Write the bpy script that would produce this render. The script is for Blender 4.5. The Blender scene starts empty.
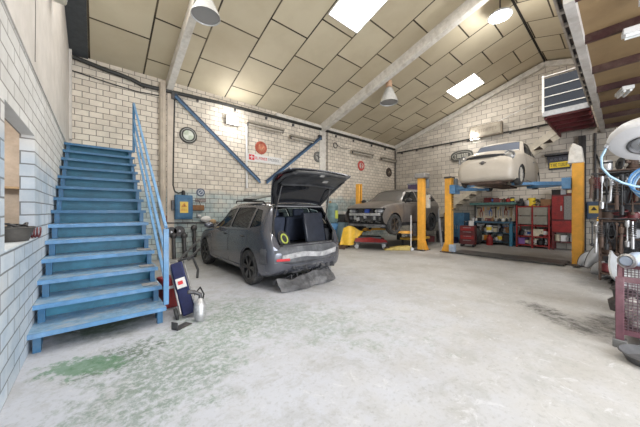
SKY_S, WORLD_S, DOOR_E, EXPO = 13., .8, 430., 0.5
import bpy, bmesh, math, random
from mathutils import Vector, Matrix, Euler
R = random.Random(7)
SC = bpy.context.scene
COL = SC.collection
PI = math.pi
def V(*a): return Vector(a)
def rad(d): return math.radians(d)

# ------------------------------------------------------------------ materials
def _nt(name):
    m = bpy.data.materials.new(name); m.use_nodes = True
    t = m.node_tree; b = t.nodes['Principled BSDF']
    return m, t, b
def nd(t, typ, **kw):
    n = t.nodes.new(typ)
    for k, v in kw.items():
        if k in n.inputs: n.inputs[k].default_value = v
        else: setattr(n, k, v)
    return n
def c4(c): return (c[0], c[1], c[2], 1)
MATS = {}
def M(name, col, rough=.55, metal=0., var=.18, scale=9., bump=0., dirt=None, damt=.35, coat=0.):
    """plain painted / plastic / metal surface with a noise driven wear"""
    if name in MATS: return MATS[name]
    m, t, b = _nt(name)
    L = t.links.new
    tc = nd(t, 'ShaderNodeTexCoord')
    n = nd(t, 'ShaderNodeTexNoise', Scale=scale, Detail=6., Roughness=.65)
    L(tc.outputs['Object'], n.inputs['Vector'])
    r = nd(t, 'ShaderNodeValToRGB')
    r.color_ramp.elements[0].position = .3; r.color_ramp.elements[1].position = .7
    r.color_ramp.elements[0].color = c4([max(0, x * (1 - var)) for x in col])
    r.color_ramp.elements[1].color = c4([min(1, x * (1 + var)) for x in col])
    L(n.outputs['Fac'], r.inputs['Fac'])
    out = r.outputs['Color']
    if dirt:
        n2 = nd(t, 'ShaderNodeTexNoise', Scale=scale * .45, Detail=8., Roughness=.7)
        L(tc.outputs['Object'], n2.inputs['Vector'])
        rr = nd(t, 'ShaderNodeValToRGB')
        rr.color_ramp.elements[0].position = .48; rr.color_ramp.elements[1].position = .72
        L(n2.outputs['Fac'], rr.inputs['Fac'])
        mu = nd(t, 'ShaderNodeMath', operation='MULTIPLY'); mu.inputs[1].default_value = damt
        L(rr.outputs['Color'], mu.inputs[0])
        mx = nd(t, 'ShaderNodeMix', data_type='RGBA')
        L(mu.outputs[0], mx.inputs['Factor']); L(out, mx.inputs['A']); mx.inputs['B'].default_value = c4(dirt)
        out = mx.outputs['Result']
    L(out, b.inputs['Base Color'])
    b.inputs['Roughness'].default_value = rough; b.inputs['Metallic'].default_value = metal
    if coat: b.inputs['Coat Weight'].default_value = coat; b.inputs['Coat Roughness'].default_value = .12
    if bump:
        bp = nd(t, 'ShaderNodeBump', Strength=bump, Distance=.02)
        L(n.outputs['Fac'], bp.inputs['Height']); L(bp.outputs['Normal'], b.inputs['Normal'])
    MATS[name] = m
    return m
def EM(name, col, s):
    if name in MATS: return MATS[name]
    m, t, b = _nt(name)
    b.inputs['Base Color'].default_value = c4(col)
    b.inputs['Emission Color'].default_value = c4(col); b.inputs['Emission Strength'].default_value = s
    MATS[name] = m
    return m
def GL(name, tint, rough=.05, op=.5, base=(.02, .025, .03)):
    if name in MATS: return MATS[name]
    m, t, b = _nt(name)
    L = t.links.new
    tr = nd(t, 'ShaderNodeBsdfTransparent', Color=c4(tint))
    b.inputs['Base Color'].default_value = c4(base); b.inputs['Roughness'].default_value = rough
    mx = nd(t, 'ShaderNodeMixShader'); mx.inputs[0].default_value = op
    L(tr.outputs[0], mx.inputs[1]); L(b.outputs[0], mx.inputs[2])
    L(mx.outputs[0], t.nodes['Material Output'].inputs['Surface'])
    MATS[name] = m
    return m

def brick_mat(name, c1, c2, mortar, bw, bh, dado=None, dado_z=1.9, damt=.7, dirt=(.30, .27, .23), msize=.008, off=(0, 0)):
    m, t, b = _nt(name)
    L = t.links.new
    tc = nd(t, 'ShaderNodeTexCoord'); ge = nd(t, 'ShaderNodeNewGeometry')
    sp = nd(t, 'ShaderNodeSeparateXYZ'); L(tc.outputs['Object'], sp.inputs[0])
    sn = nd(t, 'ShaderNodeSeparateXYZ'); L(ge.outputs['Normal'], sn.inputs[0])
    ab = nd(t, 'ShaderNodeMath', operation='ABSOLUTE'); L(sn.outputs['X'], ab.inputs[0])
    gt = nd(t, 'ShaderNodeMath', operation='GREATER_THAN'); L(ab.outputs[0], gt.inputs[0]); gt.inputs[1].default_value = .5
    mu = nd(t, 'ShaderNodeMix', data_type='FLOAT'); L(gt.outputs[0], mu.inputs['Factor'])
    L(sp.outputs['X'], mu.inputs['A']); L(sp.outputs['Y'], mu.inputs['B'])
    a1 = nd(t, 'ShaderNodeMath', operation='ADD'); L(mu.outputs['Result'], a1.inputs[0]); a1.inputs[1].default_value = 20 + off[0]
    a2 = nd(t, 'ShaderNodeMath', operation='ADD'); L(sp.outputs['Z'], a2.inputs[0]); a2.inputs[1].default_value = off[1]
    cb = nd(t, 'ShaderNodeCombineXYZ'); L(a1.outputs[0], cb.inputs['X']); L(a2.outputs[0], cb.inputs['Y'])
    # small wobble of the courses
    nz = nd(t, 'ShaderNodeTexNoise', Scale=3., Detail=3.); L(tc.outputs['Object'], nz.inputs['Vector'])
    vs = nd(t, 'ShaderNodeVectorMath', operation='SCALE'); vs.inputs['Scale'].default_value = .012
    L(nz.outputs['Color'], vs.inputs[0])
    va = nd(t, 'ShaderNodeVectorMath', operation='ADD'); L(cb.outputs[0], va.inputs[0]); L(vs.outputs[0], va.inputs[1])
    br = nd(t, 'ShaderNodeTexBrick', Scale=1.)
    br.inputs['Brick Width'].default_value = bw; br.inputs['Row Height'].default_value = bh
    br.inputs['Mortar Size'].default_value = msize; br.inputs['Mortar Smooth'].default_value = .25
    br.inputs['Color1'].default_value = c4(c1); br.inputs['Color2'].default_value = c4(c2)
    br.inputs['Mortar'].default_value = c4(mortar); br.inputs['Bias'].default_value = 0.
    L(va.outputs[0], br.inputs['Vector'])
    out = br.outputs['Color']
    # grime
    n2 = nd(t, 'ShaderNodeTexNoise', Scale=1.1, Detail=9., Roughness=.72); L(tc.outputs['Object'], n2.inputs['Vector'])
    r2 = nd(t, 'ShaderNodeValToRGB'); r2.color_ramp.elements[0].position = .45; r2.color_ramp.elements[1].position = .75
    r2.color_ramp.elements[1].color = (.6, .6, .6, 1)
    L(n2.outputs['Fac'], r2.inputs['Fac'])
    mx = nd(t, 'ShaderNodeMix', data_type='RGBA'); L(r2.outputs['Color'], mx.inputs['Factor']); L(out, mx.inputs['A']); mx.inputs['B'].default_value = c4(dirt)
    out = mx.outputs['Result']
    if dado:
        mr = nd(t, 'ShaderNodeMapRange'); mr.inputs['From Min'].default_value = dado_z + .12; mr.inputs['From Max'].default_value = dado_z - .12
        n3 = nd(t, 'ShaderNodeTexNoise', Scale=1.6, Detail=5.); L(tc.outputs['Object'], n3.inputs['Vector'])
        ad = nd(t, 'ShaderNodeMath', operation='MULTIPLY_ADD'); L(n3.outputs['Fac'], ad.inputs[0]); ad.inputs[1].default_value = .5
        L(sp.outputs['Z'], ad.inputs[2])
        sb = nd(t, 'ShaderNodeMath', operation='SUBTRACT'); L(ad.outputs[0], sb.inputs[0]); sb.inputs[1].default_value = .25
        L(sb.outputs[0], mr.inputs['Value'])
        r3 = nd(t, 'ShaderNodeValToRGB'); r3.color_ramp.elements[0].position = .35; r3.color_ramp.elements[1].position = .6
        r3.color_ramp.elements[0].color = (.35, .35, .35, 1)
        L(n2.outputs['Fac'], r3.inputs['Fac'])
        m1 = nd(t, 'ShaderNodeMath', operation='MULTIPLY'); L(mr.outputs['Result'], m1.inputs[0]); L(r3.outputs['Color'], m1.inputs[1])
        m2 = nd(t, 'ShaderNodeMath', operation='MULTIPLY'); L(m1.outputs[0], m2.inputs[0]); m2.inputs[1].default_value = damt
        mx2 = nd(t, 'ShaderNodeMix', data_type='RGBA', blend_type='MULTIPLY'); L(m2.outputs[0], mx2.inputs['Factor']); L(out, mx2.inputs['A']); mx2.inputs['B'].default_value = c4(dado)
        out = mx2.outputs['Result']
    L(out, b.inputs['Base Color']); b.inputs['Roughness'].default_value = .8
    bp = nd(t, 'ShaderNodeBump', Strength=.6, Distance=.01); bp.invert = True
    L(br.outputs['Fac'], bp.inputs['Height']); L(bp.outputs['Normal'], b.inputs['Normal'])
    return m

def panel_mat():
    m, t, b = _nt('ceiling_board')
    L = t.links.new
    tc = nd(t, 'ShaderNodeTexCoord'); sp = nd(t, 'ShaderNodeSeparateXYZ'); L(tc.outputs['Object'], sp.inputs[0])
    ax = nd(t, 'ShaderNodeMath', operation='ADD'); L(sp.outputs['X'], ax.inputs[0]); ax.inputs[1].default_value = -12.3 + 1.13 * 30
    ay = nd(t, 'ShaderNodeMath', operation='ADD'); L(sp.outputs['Y'], ay.inputs[0]); ay.inputs[1].default_value = 1.235 * 20 - 7.5 + PANEL_SHIFT
    cb = nd(t, 'ShaderNodeCombineXYZ'); L(ay.outputs[0], cb.inputs['X']); L(ax.outputs[0], cb.inputs['Y'])
    br = nd(t, 'ShaderNodeTexBrick', Scale=1.)
    br.inputs['Brick Width'].default_value = 1.235; br.inputs['Row Height'].default_value = 1.13
    br.inputs['Mortar Size'].default_value = .02; br.inputs['Mortar Smooth'].default_value = .1
    br.inputs['Color1'].default_value = (.63, .56, .41, 1); br.inputs['Color2'].default_value = (.53, .46, .33, 1); br.inputs['Mortar'].default_value = (.035, .025, .015, 1)
    L(cb.outputs[0], br.inputs['Vector'])
    n2 = nd(t, 'ShaderNodeTexNoise', Scale=.8, Detail=8., Roughness=.6); L(tc.outputs['Object'], n2.inputs['Vector'])
    r2 = nd(t, 'ShaderNodeValToRGB'); r2.color_ramp.elements[0].position = .45; r2.color_ramp.elements[1].position = .85
    r2.color_ramp.elements[1].color = (.6, .6, .6, 1)
    L(n2.outputs['Fac'], r2.inputs['Fac'])
    mx = nd(t, 'ShaderNodeMix', data_type='RGBA'); L(r2.outputs['Color'], mx.inputs['Factor']); L(br.outputs['Color'], mx.inputs['A']); mx.inputs['B'].default_value = (.40, .32, .20, 1)
    L(mx.outputs['Result'], b.inputs['Base Color']); b.inputs['Roughness'].default_value = .7
    bp = nd(t, 'ShaderNodeBump', Strength=.5, Distance=.02); bp.invert = True
    L(br.outputs['Fac'], bp.inputs['Height']); L(bp.outputs['Normal'], b.inputs['Normal'])
    return m
PANEL_SHIFT = 0.0

def floor_mat():
    m, t, b = _nt('dusty_concrete')
    L = t.links.new
    tc = nd(t, 'ShaderNodeTexCoord')
    n1 = nd(t, 'ShaderNodeTexNoise', Scale=.7, Detail=10., Roughness=.68); L(tc.outputs['Object'], n1.inputs['Vector'])
    r1 = nd(t, 'ShaderNodeValToRGB')
    e = r1.color_ramp.elements; e[0].position = .32; e[0].color = (.42, .40, .37, 1); e[1].position = .68; e[1].color = (.58, .575, .57, 1)
    e2 = r1.color_ramp.elements.new(.5); e2.color = (.52, .51, .50, 1)
    L(n1.outputs['Fac'], r1.inputs['Fac'])
    out = r1.outputs['Color']
    def blob(cx, cy, rx, ry, rot, edge, sharp, nscale):
        mp = nd(t, 'ShaderNodeMapping', vector_type='TEXTURE'); mp.inputs['Location'].default_value = (cx, cy, 0); mp.inputs['Rotation'].default_value = (0, 0, rot); mp.inputs['Scale'].default_value = (rx, ry, 1)
        L(tc.outputs['Object'], mp.inputs['Vector'])
        ln = nd(t, 'ShaderNodeVectorMath', operation='LENGTH'); L(mp.outputs[0], ln.inputs[0])
        nn = nd(t, 'ShaderNodeTexNoise', Scale=nscale, Detail=7., Roughness=.7); L(tc.outputs['Object'], nn.inputs['Vector'])
        ma = nd(t, 'ShaderNodeMath', operation='MULTIPLY_ADD'); L(nn.outputs['Fac'], ma.inputs[0]); ma.inputs[1].default_value = edge; L(ln.outputs['Value'], ma.inputs[2])
        mr = nd(t, 'ShaderNodeMapRange'); mr.inputs['From Min'].default_value = 1 + edge * .5 + sharp; mr.inputs['From Max'].default_value = 1 + edge * .5 - sharp
        L(ma.outputs[0], mr.inputs['Value'])
        return mr.outputs['Result']
    def lay(out, fac, col, amt):
        mu = nd(t, 'ShaderNodeMath', operation='MULTIPLY'); L(fac, mu.inputs[0]); mu.inputs[1].default_value = amt
        mx = nd(t, 'ShaderNodeMix', data_type='RGBA'); L(mu.outputs[0], mx.inputs['Factor']); L(out, mx.inputs['A']); mx.inputs['B'].default_value = c4(col)
        return mx.outputs['Result']
    def noise_mask(sc, a, b_, det=9., rough=.72, dist=0.):
        nn = nd(t, 'ShaderNodeTexNoise', Scale=sc, Detail=det, Roughness=rough, Distortion=dist); L(tc.outputs['Object'], nn.inputs['Vector'])
        rr = nd(t, 'ShaderNodeValToRGB'); rr.color_ramp.elements[0].position = a; rr.color_ramp.elements[1].position = b_
        L(nn.outputs['Fac'], rr.inputs['Fac']); return rr.outputs['Color'], nn
    def mul(a, b_):
        m_ = nd(t, 'ShaderNodeMath', operation='MULTIPLY'); L(a, m_.inputs[0]); L(b_, m_.inputs[1]); return m_.outputs[0]
    # pale bluish dust spread over the stair side
    out = lay(out, blob(.9, 3.1, 3.0, 2.4, .3, 2.0, .5, 2.2), (.60, .625, .70), .8)
    # worn patches and grit
    out = lay(out, noise_mask(3.2, .50, .60, 10., .75, .4)[0], (.40, .40, .385), .42)
    grit, sp = noise_mask(26., .53, .68, 6., .7)
    out = lay(out, grit, (.27, .27, .26), .38)
    # worn green paint left in patches, the last one darkened as stair shade
    gg = noise_mask(17., .42, .56, 8., .75)[0]
    out = lay(out, mul(blob(.9, 2.95, 1.0, .5, .75, 5.0, .3, 5.), gg), (.27, .35, .29), .75)
    out = lay(out, mul(blob(1.75, 3.0, .5, 1.3, .55, 5.0, .3, 4.), gg), (.26, .33, .27), .6)
    out = lay(out, mul(blob(.42, 2.45, .5, .45, .3, 5.0, .3, 6.), gg), (.24, .30, .26), .7)
    out = lay(out, mul(blob(.22, 3.12, .34, .22, .4, 4.0, .3, 8.), gg), (.13, .18, .13), .9)
    out = lay(out, blob(-.07, 3.13, .30, .15, -.5, 4.0, .25, 10.), (.11, .25, .13), .75)
    out = lay(out, blob(.1, 4.55, .5, .8, 0, 1.0, .3, 6.), (.05, .09, .05), .9)  # green floor under the stair with its shade painted in
    # oil stains, then darker floor under the hatchback and by the parts rack
    out = lay(out, mul(blob(4.62, .62, .5, .17, .75, 2.6, .35, 5.), noise_mask(9., .35, .6)[0]), (.07, .07, .068), .85)
    out = lay(out, mul(blob(4.75, .16, .42, .2, -.2, 2.6, .35, 5.), noise_mask(8., .35, .6)[0]), (.06, .06, .06), .85)
    out = lay(out, blob(10.6, 2.4, 2.0, 1.75, 0, .5, .12, 2.), (.20, .185, .16), .5)
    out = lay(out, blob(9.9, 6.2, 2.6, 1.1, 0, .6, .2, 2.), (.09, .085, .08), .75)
    out = lay(out, blob(3.1, 6.1, .95, 2.1, 0, .8, .3, 2.), (.17, .165, .16), .75)  # darker floor under the hatchback
    out = lay(out, blob(8.2, .1, 1.5, .6, 0, .8, .3, 3.), (.10, .10, .10), .7)  # darker floor around the parts rack
    # white scuffs
    out = lay(out, noise_mask(4.5, .57, .64, 10., .8, 1.2)[0], (.70, .705, .73), .65)
    hs = nd(t, 'ShaderNodeHueSaturation'); hs.inputs['Value'].default_value = .90; L(out, hs.inputs['Color']); out = hs.outputs['Color']
    L(out, b.inputs['Base Color'])
    b.inputs['Roughness'].default_value = .62; b.inputs['Specular IOR Level'].default_value = .3
    bp = nd(t, 'ShaderNodeBump', Strength=.25, Distance=.01); L(sp.outputs['Fac'], bp.inputs['Height']); L(bp.outputs['Normal'], b.inputs['Normal'])
    return m

# ------------------------------------------------------------------ mesh builder
class MB:
    def __init__(s): s.bm = bmesh.new()
    def _add(s, vs, fs):
        v = [s.bm.verts.new(p) for p in vs]
        for f in fs:
            try: s.bm.faces.new([v[i] for i in f])
            except ValueError: pass
        return s
    def box(s, c, d, rot=None, taper=None):
        x, y, z = d[0] / 2, d[1] / 2, d[2] / 2
        ps = [V(a * x, b * y, e * z) for e in (-1, 1) for a, b in ((-1, -1), (1, -1), (1, 1), (-1, 1))]
        if taper:
            for p in ps[4:]: p.x *= taper; p.y *= taper
        if rot is not None:
            mtx = rot if isinstance(rot, Matrix) else Euler(rot).to_matrix()
            ps = [mtx @ p for p in ps]
        ps = [p + V(*c) for p in ps]
        return s._add(ps, [(3, 2, 1, 0), (4, 5, 6, 7), (0, 1, 5, 4), (1, 2, 6, 5), (2, 3, 7, 6), (3, 0, 4, 7)])
    def b2(s, p, q):
        return s.box([(p[i] + q[i]) / 2 for i in range(3)], [abs(q[i] - p[i]) for i in range(3)])
    def bar(s, p, q, w, h, up=(0, 0, 1)):
        p, q = V(*p), V(*q); d = q - p; l = d.length; d.normalize()
        u = V(*up)
        if abs(d.dot(u)) > .98: u = V(1, 0, 0)
        sd = d.cross(u).normalized(); u2 = sd.cross(d)
        mt = Matrix((d, sd, u2)).transposed()
        return s.box((p + q) / 2, (l, w, h), mt)
    def tube(s, pts, r, n=10, caps=True, close=False):
        pts = [V(*p) for p in pts]; k = len(pts)
        rs = r if isinstance(r, (list, tuple)) else [r] * k
        rings = []; prev = None
        for i, p in enumerate(pts):
            if close: d = pts[(i + 1) % k] - pts[i - 1]
            else: d = pts[min(i + 1, k - 1)] - pts[max(i - 1, 0)]
            if d.length < 1e-9: d = V(0, 0, 1)
            d.normalize()
            if prev is None:
                a = V(0, 0, 1) if abs(d.z) < .9 else V(1, 0, 0)
                u = d.cross(a).normalized()
            else:
                u = prev - d * prev.dot(d)
                u = u.normalized() if u.length > 1e-6 else d.orthogonal().normalized()
            prev = u; w = d.cross(u)
            rings.append([s.bm.verts.new(p + (u * math.cos(2 * PI * j / n) + w * math.sin(2 * PI * j / n)) * rs[i]) for j in range(n)])
        m = k if close else k - 1
        for i in range(m):
            a, b = rings[i], rings[(i + 1) % k]
            for j in range(n): s.bm.faces.new((a[j], a[(j + 1) % n], b[(j + 1) % n], b[j]))
        if caps and not close:
            s.bm.faces.new(rings[0][::-1]); s.bm.faces.new(rings[-1])
        return s
    def cyl(s, p, q, r, n=20, r2=None): return s.tube([p, q], [r, r if r2 is None else r2], n)
    def lathe(s, prof, c=(0, 0, 0), ax=(0, 0, 1), n=28):
        """prof: list of (radius, height along axis)"""
        ax = V(*ax).normalized(); u = ax.orthogonal().normalized(); w = ax.cross(u); c = V(*c)
        rings = []
        for r, h in prof:
            if r < 1e-6: rings.append([s.bm.verts.new(c + ax * h)])
            else: rings.append([s.bm.verts.new(c + ax * h + (u * math.cos(2 * PI * j / n) + w * math.sin(2 * PI * j / n)) * r) for j in range(n)])
        for a, b in zip(rings, rings[1:]):
            for j in range(n):
                k = (j + 1) % n
                if len(a) == 1 and len(b) == 1: continue
                if len(a) == 1: s.bm.faces.new((a[0], b[k], b[j]))
                elif len(b) == 1: s.bm.faces.new((a[j], a[k], b[0]))
                else: s.bm.faces.new((a[j], a[k], b[k], b[j]))
        return s
    def torus(s, c, r, t, ax=(0, 0, 1), n=28, m=10):
        return s.lathe([(r + t * math.cos(2 * PI * i / m), t * math.sin(2 * PI * i / m)) for i in range(m + 1)], c, ax, n)
    def sphere(s, c, r, n=16, m=10, rot=None):
        rr = r if isinstance(r, (tuple, list)) else (r, r, r)
        rings = []
        mt = Euler(rot).to_matrix() if rot else Matrix.Identity(3)
        for i in range(m + 1):
            a = PI * i / m
            if i in (0, m): rings.append([s.bm.verts.new(mt @ V(0, 0, rr[2] * math.cos(a)) + V(*c))])
            else: rings.append([s.bm.verts.new(mt @ V(rr[0] * math.sin(a) * math.cos(2 * PI * j / n), rr[1] * math.sin(a) * math.sin(2 * PI * j / n), rr[2] * math.cos(a)) + V(*c)) for j in range(n)])
        for a, b in zip(rings, rings[1:]):
            for j in range(n):
                k = (j + 1) % n
                if len(a) == 1: s.bm.faces.new((a[0], b[j], b[k]))
                elif len(b) == 1: s.bm.faces.new((a[j], b[0], a[k]))
                else: s.bm.faces.new((a[j], b[j], b[k], a[k]))
        return s
    def prism(s, poly, f, h0, h1):
        """poly: 2d points; f(a,b,h) -> point"""
        n = len(poly)
        lo = [s.bm.verts.new(f(a, b, h0)) for a, b in poly]; hi = [s.bm.verts.new(f(a, b, h1)) for a, b in poly]
        s.bm.faces.new(lo[::-1]); s.bm.faces.new(hi)
        for i in range(n): s.bm.faces.new((lo[i], lo[(i + 1) % n], hi[(i + 1) % n], hi[i]))
        return s
    def sheet(s, rows, thick=0.):
        """grid of points"""
        g = [[s.bm.verts.new(V(*p)) for p in r] for r in rows]
        for a, b in zip(g, g[1:]):
            for j in range(len(a) - 1): s.bm.faces.new((a[j], a[j + 1], b[j + 1], b[j]))
        s.th = thick
        return s
    def build(s, name, mat, parent=None, bevel=0., sharp=38, loc=None, rot=None, solid=0.):
        bm = s.bm
        bmesh.ops.remove_doubles(bm, verts=bm.verts, dist=1e-5)
        bmesh.ops.recalc_face_normals(bm, faces=bm.faces)
        ca = math.cos(rad(sharp))
        for f in bm.faces: f.smooth = True
        for e in bm.edges:
            if len(e.link_faces) != 2 or e.link_faces[0].normal.dot(e.link_faces[1].normal) < ca: e.smooth = False
        me = bpy.data.meshes.new(name); bm.to_mesh(me); bm.free()
        me.materials.append(mat)
        o = bpy.data.objects.new(name, me); COL.objects.link(o)
        if parent is not None: o.parent = parent
        if loc: o.location = loc
        if rot: o.rotation_euler = rot
        if solid:
            md = o.modifiers.new('thickness', 'SOLIDIFY'); md.thickness = solid; md.offset = 0
        if bevel:
            md = o.modifiers.new('bevel', 'BEVEL'); md.width = bevel; md.segments = 2; md.limit_method = 'ANGLE'; md.angle_limit = rad(40)
        return o
def tag(o, label, cat, group=None):
    o['label'] = label; o['category'] = cat
    if group: o['group'] = group
    return o
def thing(name, label, cat, loc=(0, 0, 0), rz=0., group=None, rot=None):
    o = bpy.data.objects.new(name, None); COL.objects.link(o)
    o.empty_display_size = .1
    o.location = loc; o.rotation_euler = rot if rot else (0, 0, rz)
    return tag(o, label, cat, group)
def struct(o):
    o['kind'] = 'structure'; return o
def arc(c, r, a0, a1, n, f=None):
    f = f or (lambda x, y: (x, y, 0))
    return [f(c[0] + r * math.cos(a0 + (a1 - a0) * i / n), c[1] + r * math.sin(a0 + (a1 - a0) * i / n)) for i in range(n + 1)]
def letters(mb, f, x0, x1, y0, y1, n, seed):
    """blurred illegible lettering: little strokes that read as n letters; f(a,b,h)->point"""
    r = random.Random(seed); w = (x1 - x0) / n; H = y1 - y0
    for i in range(n):
        a = x0 + i * w; b = a + w * .72; t = w * .2
        def q(p0, p1, p2, p3): mb.prism([(p0, p1), (p2, p1), (p2, p3), (p0, p3)], f, 0, .004)
        k = r.choice('EHLOTPUN')
        if k in 'EHLOPUN': q(a, y0, a + t, y1)
        if k in 'HOUN': q(b - t, y0, b, y1)
        if k in 'EOTP': q(a, y1 - t, b, y1)
        if k in 'ELOU': q(a, y0, b, y0 + t)
        if k in 'EHP': q(a, y0 + H * .45, b, y0 + H * .45 + t)
        if k == 'T': q((a + b) / 2 - t / 2, y0, (a + b) / 2 + t / 2, y1)
        if k == 'P': q(b - t, y0 + H * .45, b, y1)
        if k == 'N': q(a, y1 - t * 1.3, b, y1)
ORD = ['first', 'second', 'third', 'fourth', 'fifth', 'sixth', 'seventh', 'eighth', 'ninth', 'tenth', 'eleventh', 'twelfth', 'thirteenth', 'fourteenth', 'fifteenth', 'sixteenth']

# common materials
steel = M('bare_steel', (.42, .42, .43), .4, .8, .3, 14)
dsteel = M('dark_steel', (.09, .09, .095), .5, .6, .4, 14, dirt=(.22, .15, .1))
alu = M('cast_aluminium', (.55, .55, .56), .45, .7, .3, 18, .2, dirt=(.15, .14, .13))
black = M('black_plastic', (.018, .018, .02), .5, 0, .3)
dust = M('dusty_black', (.055, .055, .06), .65, 0, .4, 6, .2, dirt=(.35, .35, .36), damt=.5)
rubber = M('tyre_rubber', (.03, .03, .031), .8, 0, .3, 20, dirt=(.25, .24, .23), damt=.4)
blue = M('blue_paint', (.028, .125, .25), .45, 0, .2, 8, dirt=(.28, .36, .43), damt=.22)
lblue = M('light_blue_paint', (.11, .27, .49), .45, 0, .2, 8, dirt=(.45, .5, .55), damt=.3)
teal = M('teal_blue_paint', (.045, .20, .30), .5, 0, .25, 5, dirt=(.03, .07, .1), damt=.5)
navy = M('navy_fabric', (.012, .018, .08), .75, 0, .25, 12)
yellow = M('yellow_lift_paint', (.86, .42, .055), .45, 0, .12, 6, dirt=(.35, .22, .06), damt=.3)
syellow = M('bright_yellow', (.85, .62, .04), .5, 0, .12, 8)
red = M('red_paint', (.30, .022, .022), .5, 0, .3, 7, dirt=(.07, .02, .02), damt=.7)
dred = M('dark_red_paint', (.13, .022, .025), .5, 0, .3, 7, dirt=(.05, .03, .03), damt=.5)
white = M('white_paint', (.72, .71, .70), .55, 0, .08, 6, dirt=(.45, .42, .38), damt=.3)
wplastic = M('white_plastic', (.70, .71, .74), .4, 0, .06, 6, dirt=(.4, .39, .38), damt=.3)
gplastic = M('grey_plastic', (.33, .34, .36), .5, 0, .2, 8, dirt=(.6, .6, .6), damt=.5)
rust = M('rusty_steel', (.085, .055, .042), .75, .2, .4, 12, .3, dirt=(.15, .09, .06))
wood = M('worn_wood', (.42, .29, .16), .7, 0, .3, 6, .1)
green = M('green_paint', (.03, .16, .10), .5, 0, .25, 8)
plaster = M('grey_white_plaster', (.62, .58, .54), .9, 0, .1, 2.5, .15, dirt=(.42, .38, .33), damt=.45)
beamw = M('flaking_white_paint', (.70, .67, .62), .8, 0, .12, 9, .2, dirt=(.33, .27, .2), damt=.5)
# ------------------------------------------------------------------ setting
X0, X1, Y0, Y1 = -.5, 13.2, -4.2, 8.7
EZ, SL, RY = 5.2, .30, 2.0
RZ = EZ + SL * (Y1 - RY)
def roofz(y): return EZ + SL * (Y1 - y) if y > RY else RZ - SL * (RY - y)
mb = MB(); mb.b2((-4, Y0 - 4, -.2), (X1 + .2, Y1 + .2, 0)); struct(mb.build('floor', floor_mat()))
wallm = brick_mat('white_block_long_wall', (.80, .73, .63), (.67, .60, .51), (.17, .14, .115), .265, .15, dado=(.50, .72, .88), dado_z=1.98, damt=1.)
mb = MB(); mb.b2((X0 - .25, Y1, 0), (X1 + .25, Y1 + .2, EZ + .1)); struct(mb.build('wall_back', wallm))
rm = brick_mat('white_block_end_wall', (.72, .66, .58), (.55, .50, .44), (.14, .12, .105), .40, .205, dado=(.74, .84, .9), dado_z=1.5, damt=.4)
mb = MB(); mb.prism([(Y0, 0), (Y1 + .2, 0), (Y1 + .2, EZ), (RY, RZ + .05), (Y0, roofz(Y0) + .05)], lambda a, b, h: V(h, a, b), X1 + .004, X1 + .2); struct(mb.build('wall_right', rm))
lm = brick_mat('white_block_side_wall', (.72, .715, .70), (.64, .63, .61), (.26, .245, .23), .40, .135, dado=(.60, .78, 1.0), dado_z=1.95, damt=.9, dirt=(.42, .40, .37), msize=.008)
WY0, WY1, WZ0, WZ1 = 2.9, 4.12, 1.09, 2.19
T = .11
mb = MB()
mb.b2((X0 - T, Y0, 0), (X0, Y1 + .2, WZ0)); mb.b2((X0 - T, Y0, WZ1), (X0, Y1 + .2, 2.86))
mb.b2((X0 - T, Y0, WZ0), (X0, WY0, WZ1)); mb.b2((X0 - T, WY1, WZ0), (X0, Y1 + .2, WZ1))
struct(mb.build('wall_left', lm))
mb = MB(); mb.prism([(Y0, 2.86), (Y1 + .2, 2.86), (Y1 + .2, EZ), (RY, RZ + .05), (Y0, roofz(Y0) + .05)], lambda a, b, h: V(h, a, b), X0 - T, X0 + .012)
struct(mb.build('wall_left_plaster', plaster))
# crack in the plaster
mb = MB(); mb.tube([(X0 + .012, 4.02, 2.95), (X0 + .012, 4.05, 3.5), (X0 + .012, 4.0, 3.9), (X0 + .012, 4.1, 4.3), (X0 + .012, 4.03, 4.8), (X0 + .012, 4.05, 5.6)], .006, 6); struct(mb.build('trim_1', M('crack_shadow', (.12, .11, .1), .9)))
# annex behind the opening
ann = M('annex_plaster', (.50, .42, .34), .9, 0, .2, 4, .1, dirt=(.3, .22, .15), damt=.5)
mb = MB(); mb.b2((-2.4, 2.0, .0), (-2.3, 6.2, 3.0)); mb.b2((-2.3, 6.1, 0), (X0 - T, 6.2, 3.0)); mb.b2((-2.3, 2.0, 2.9), (X0 - T, 6.1, 3.0)); mb.b2((-2.3, 2.0, 0), (X0 - T, 2.1, 3)); struct(mb.build('wall_annex', ann))
# front wall with a wide open doorway (daylight side, behind the camera)
mb = MB(); mb.b2((X0 - .1, Y0 - .2, 4.2), (X1 + .2, Y0, roofz(Y0) + .05)); mb.b2((6.3, Y0 - .2, 0), (X1 + .2, Y0, 4.2)); mb.b2((X0 - .1, Y0 - .2, 0), (.3, Y0, 4.2)); struct(mb.build('wall_front', rm))
# ceiling
SKY = [(4.43, 5.50, 3.70, 4.84), (11.0, 12.1, 3.74, 4.80), (-.1, .97, 5.0, 6.1), (1.03, 2.1, 3.1, 4.2), (7.8, 8.88, -1.5, .3), (3.3, 4.36, -2.0, -.4), (5.55, 6.6, 2.3, 3.1)]  # first two are visible, the others are added out of view for light
pm = panel_mat()
mb = MB()
ysp = sorted({RY, Y1 + .1, Y0 - .2} | {s[2] for s in SKY} | {s[3] for s in SKY}); xsp = sorted({X0 - .1, X1 + .1} | {s[0] for s in SKY} | {s[1] for s in SKY})
for ya, yb in zip(ysp, ysp[1:]):
    for xa, xb in zip(xsp, xsp[1:]):
        cx, cy = (xa + xb) / 2, (ya + yb) / 2
        if any(s[0] < cx < s[1] and s[2] < cy < s[3] for s in SKY): continue
        mb._add([V(xa, ya, roofz(ya)), V(xb, ya, roofz(ya)), V(xb, yb, roofz(yb)), V(xa, yb, roofz(yb))], [(0, 1, 2, 3)])
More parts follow.
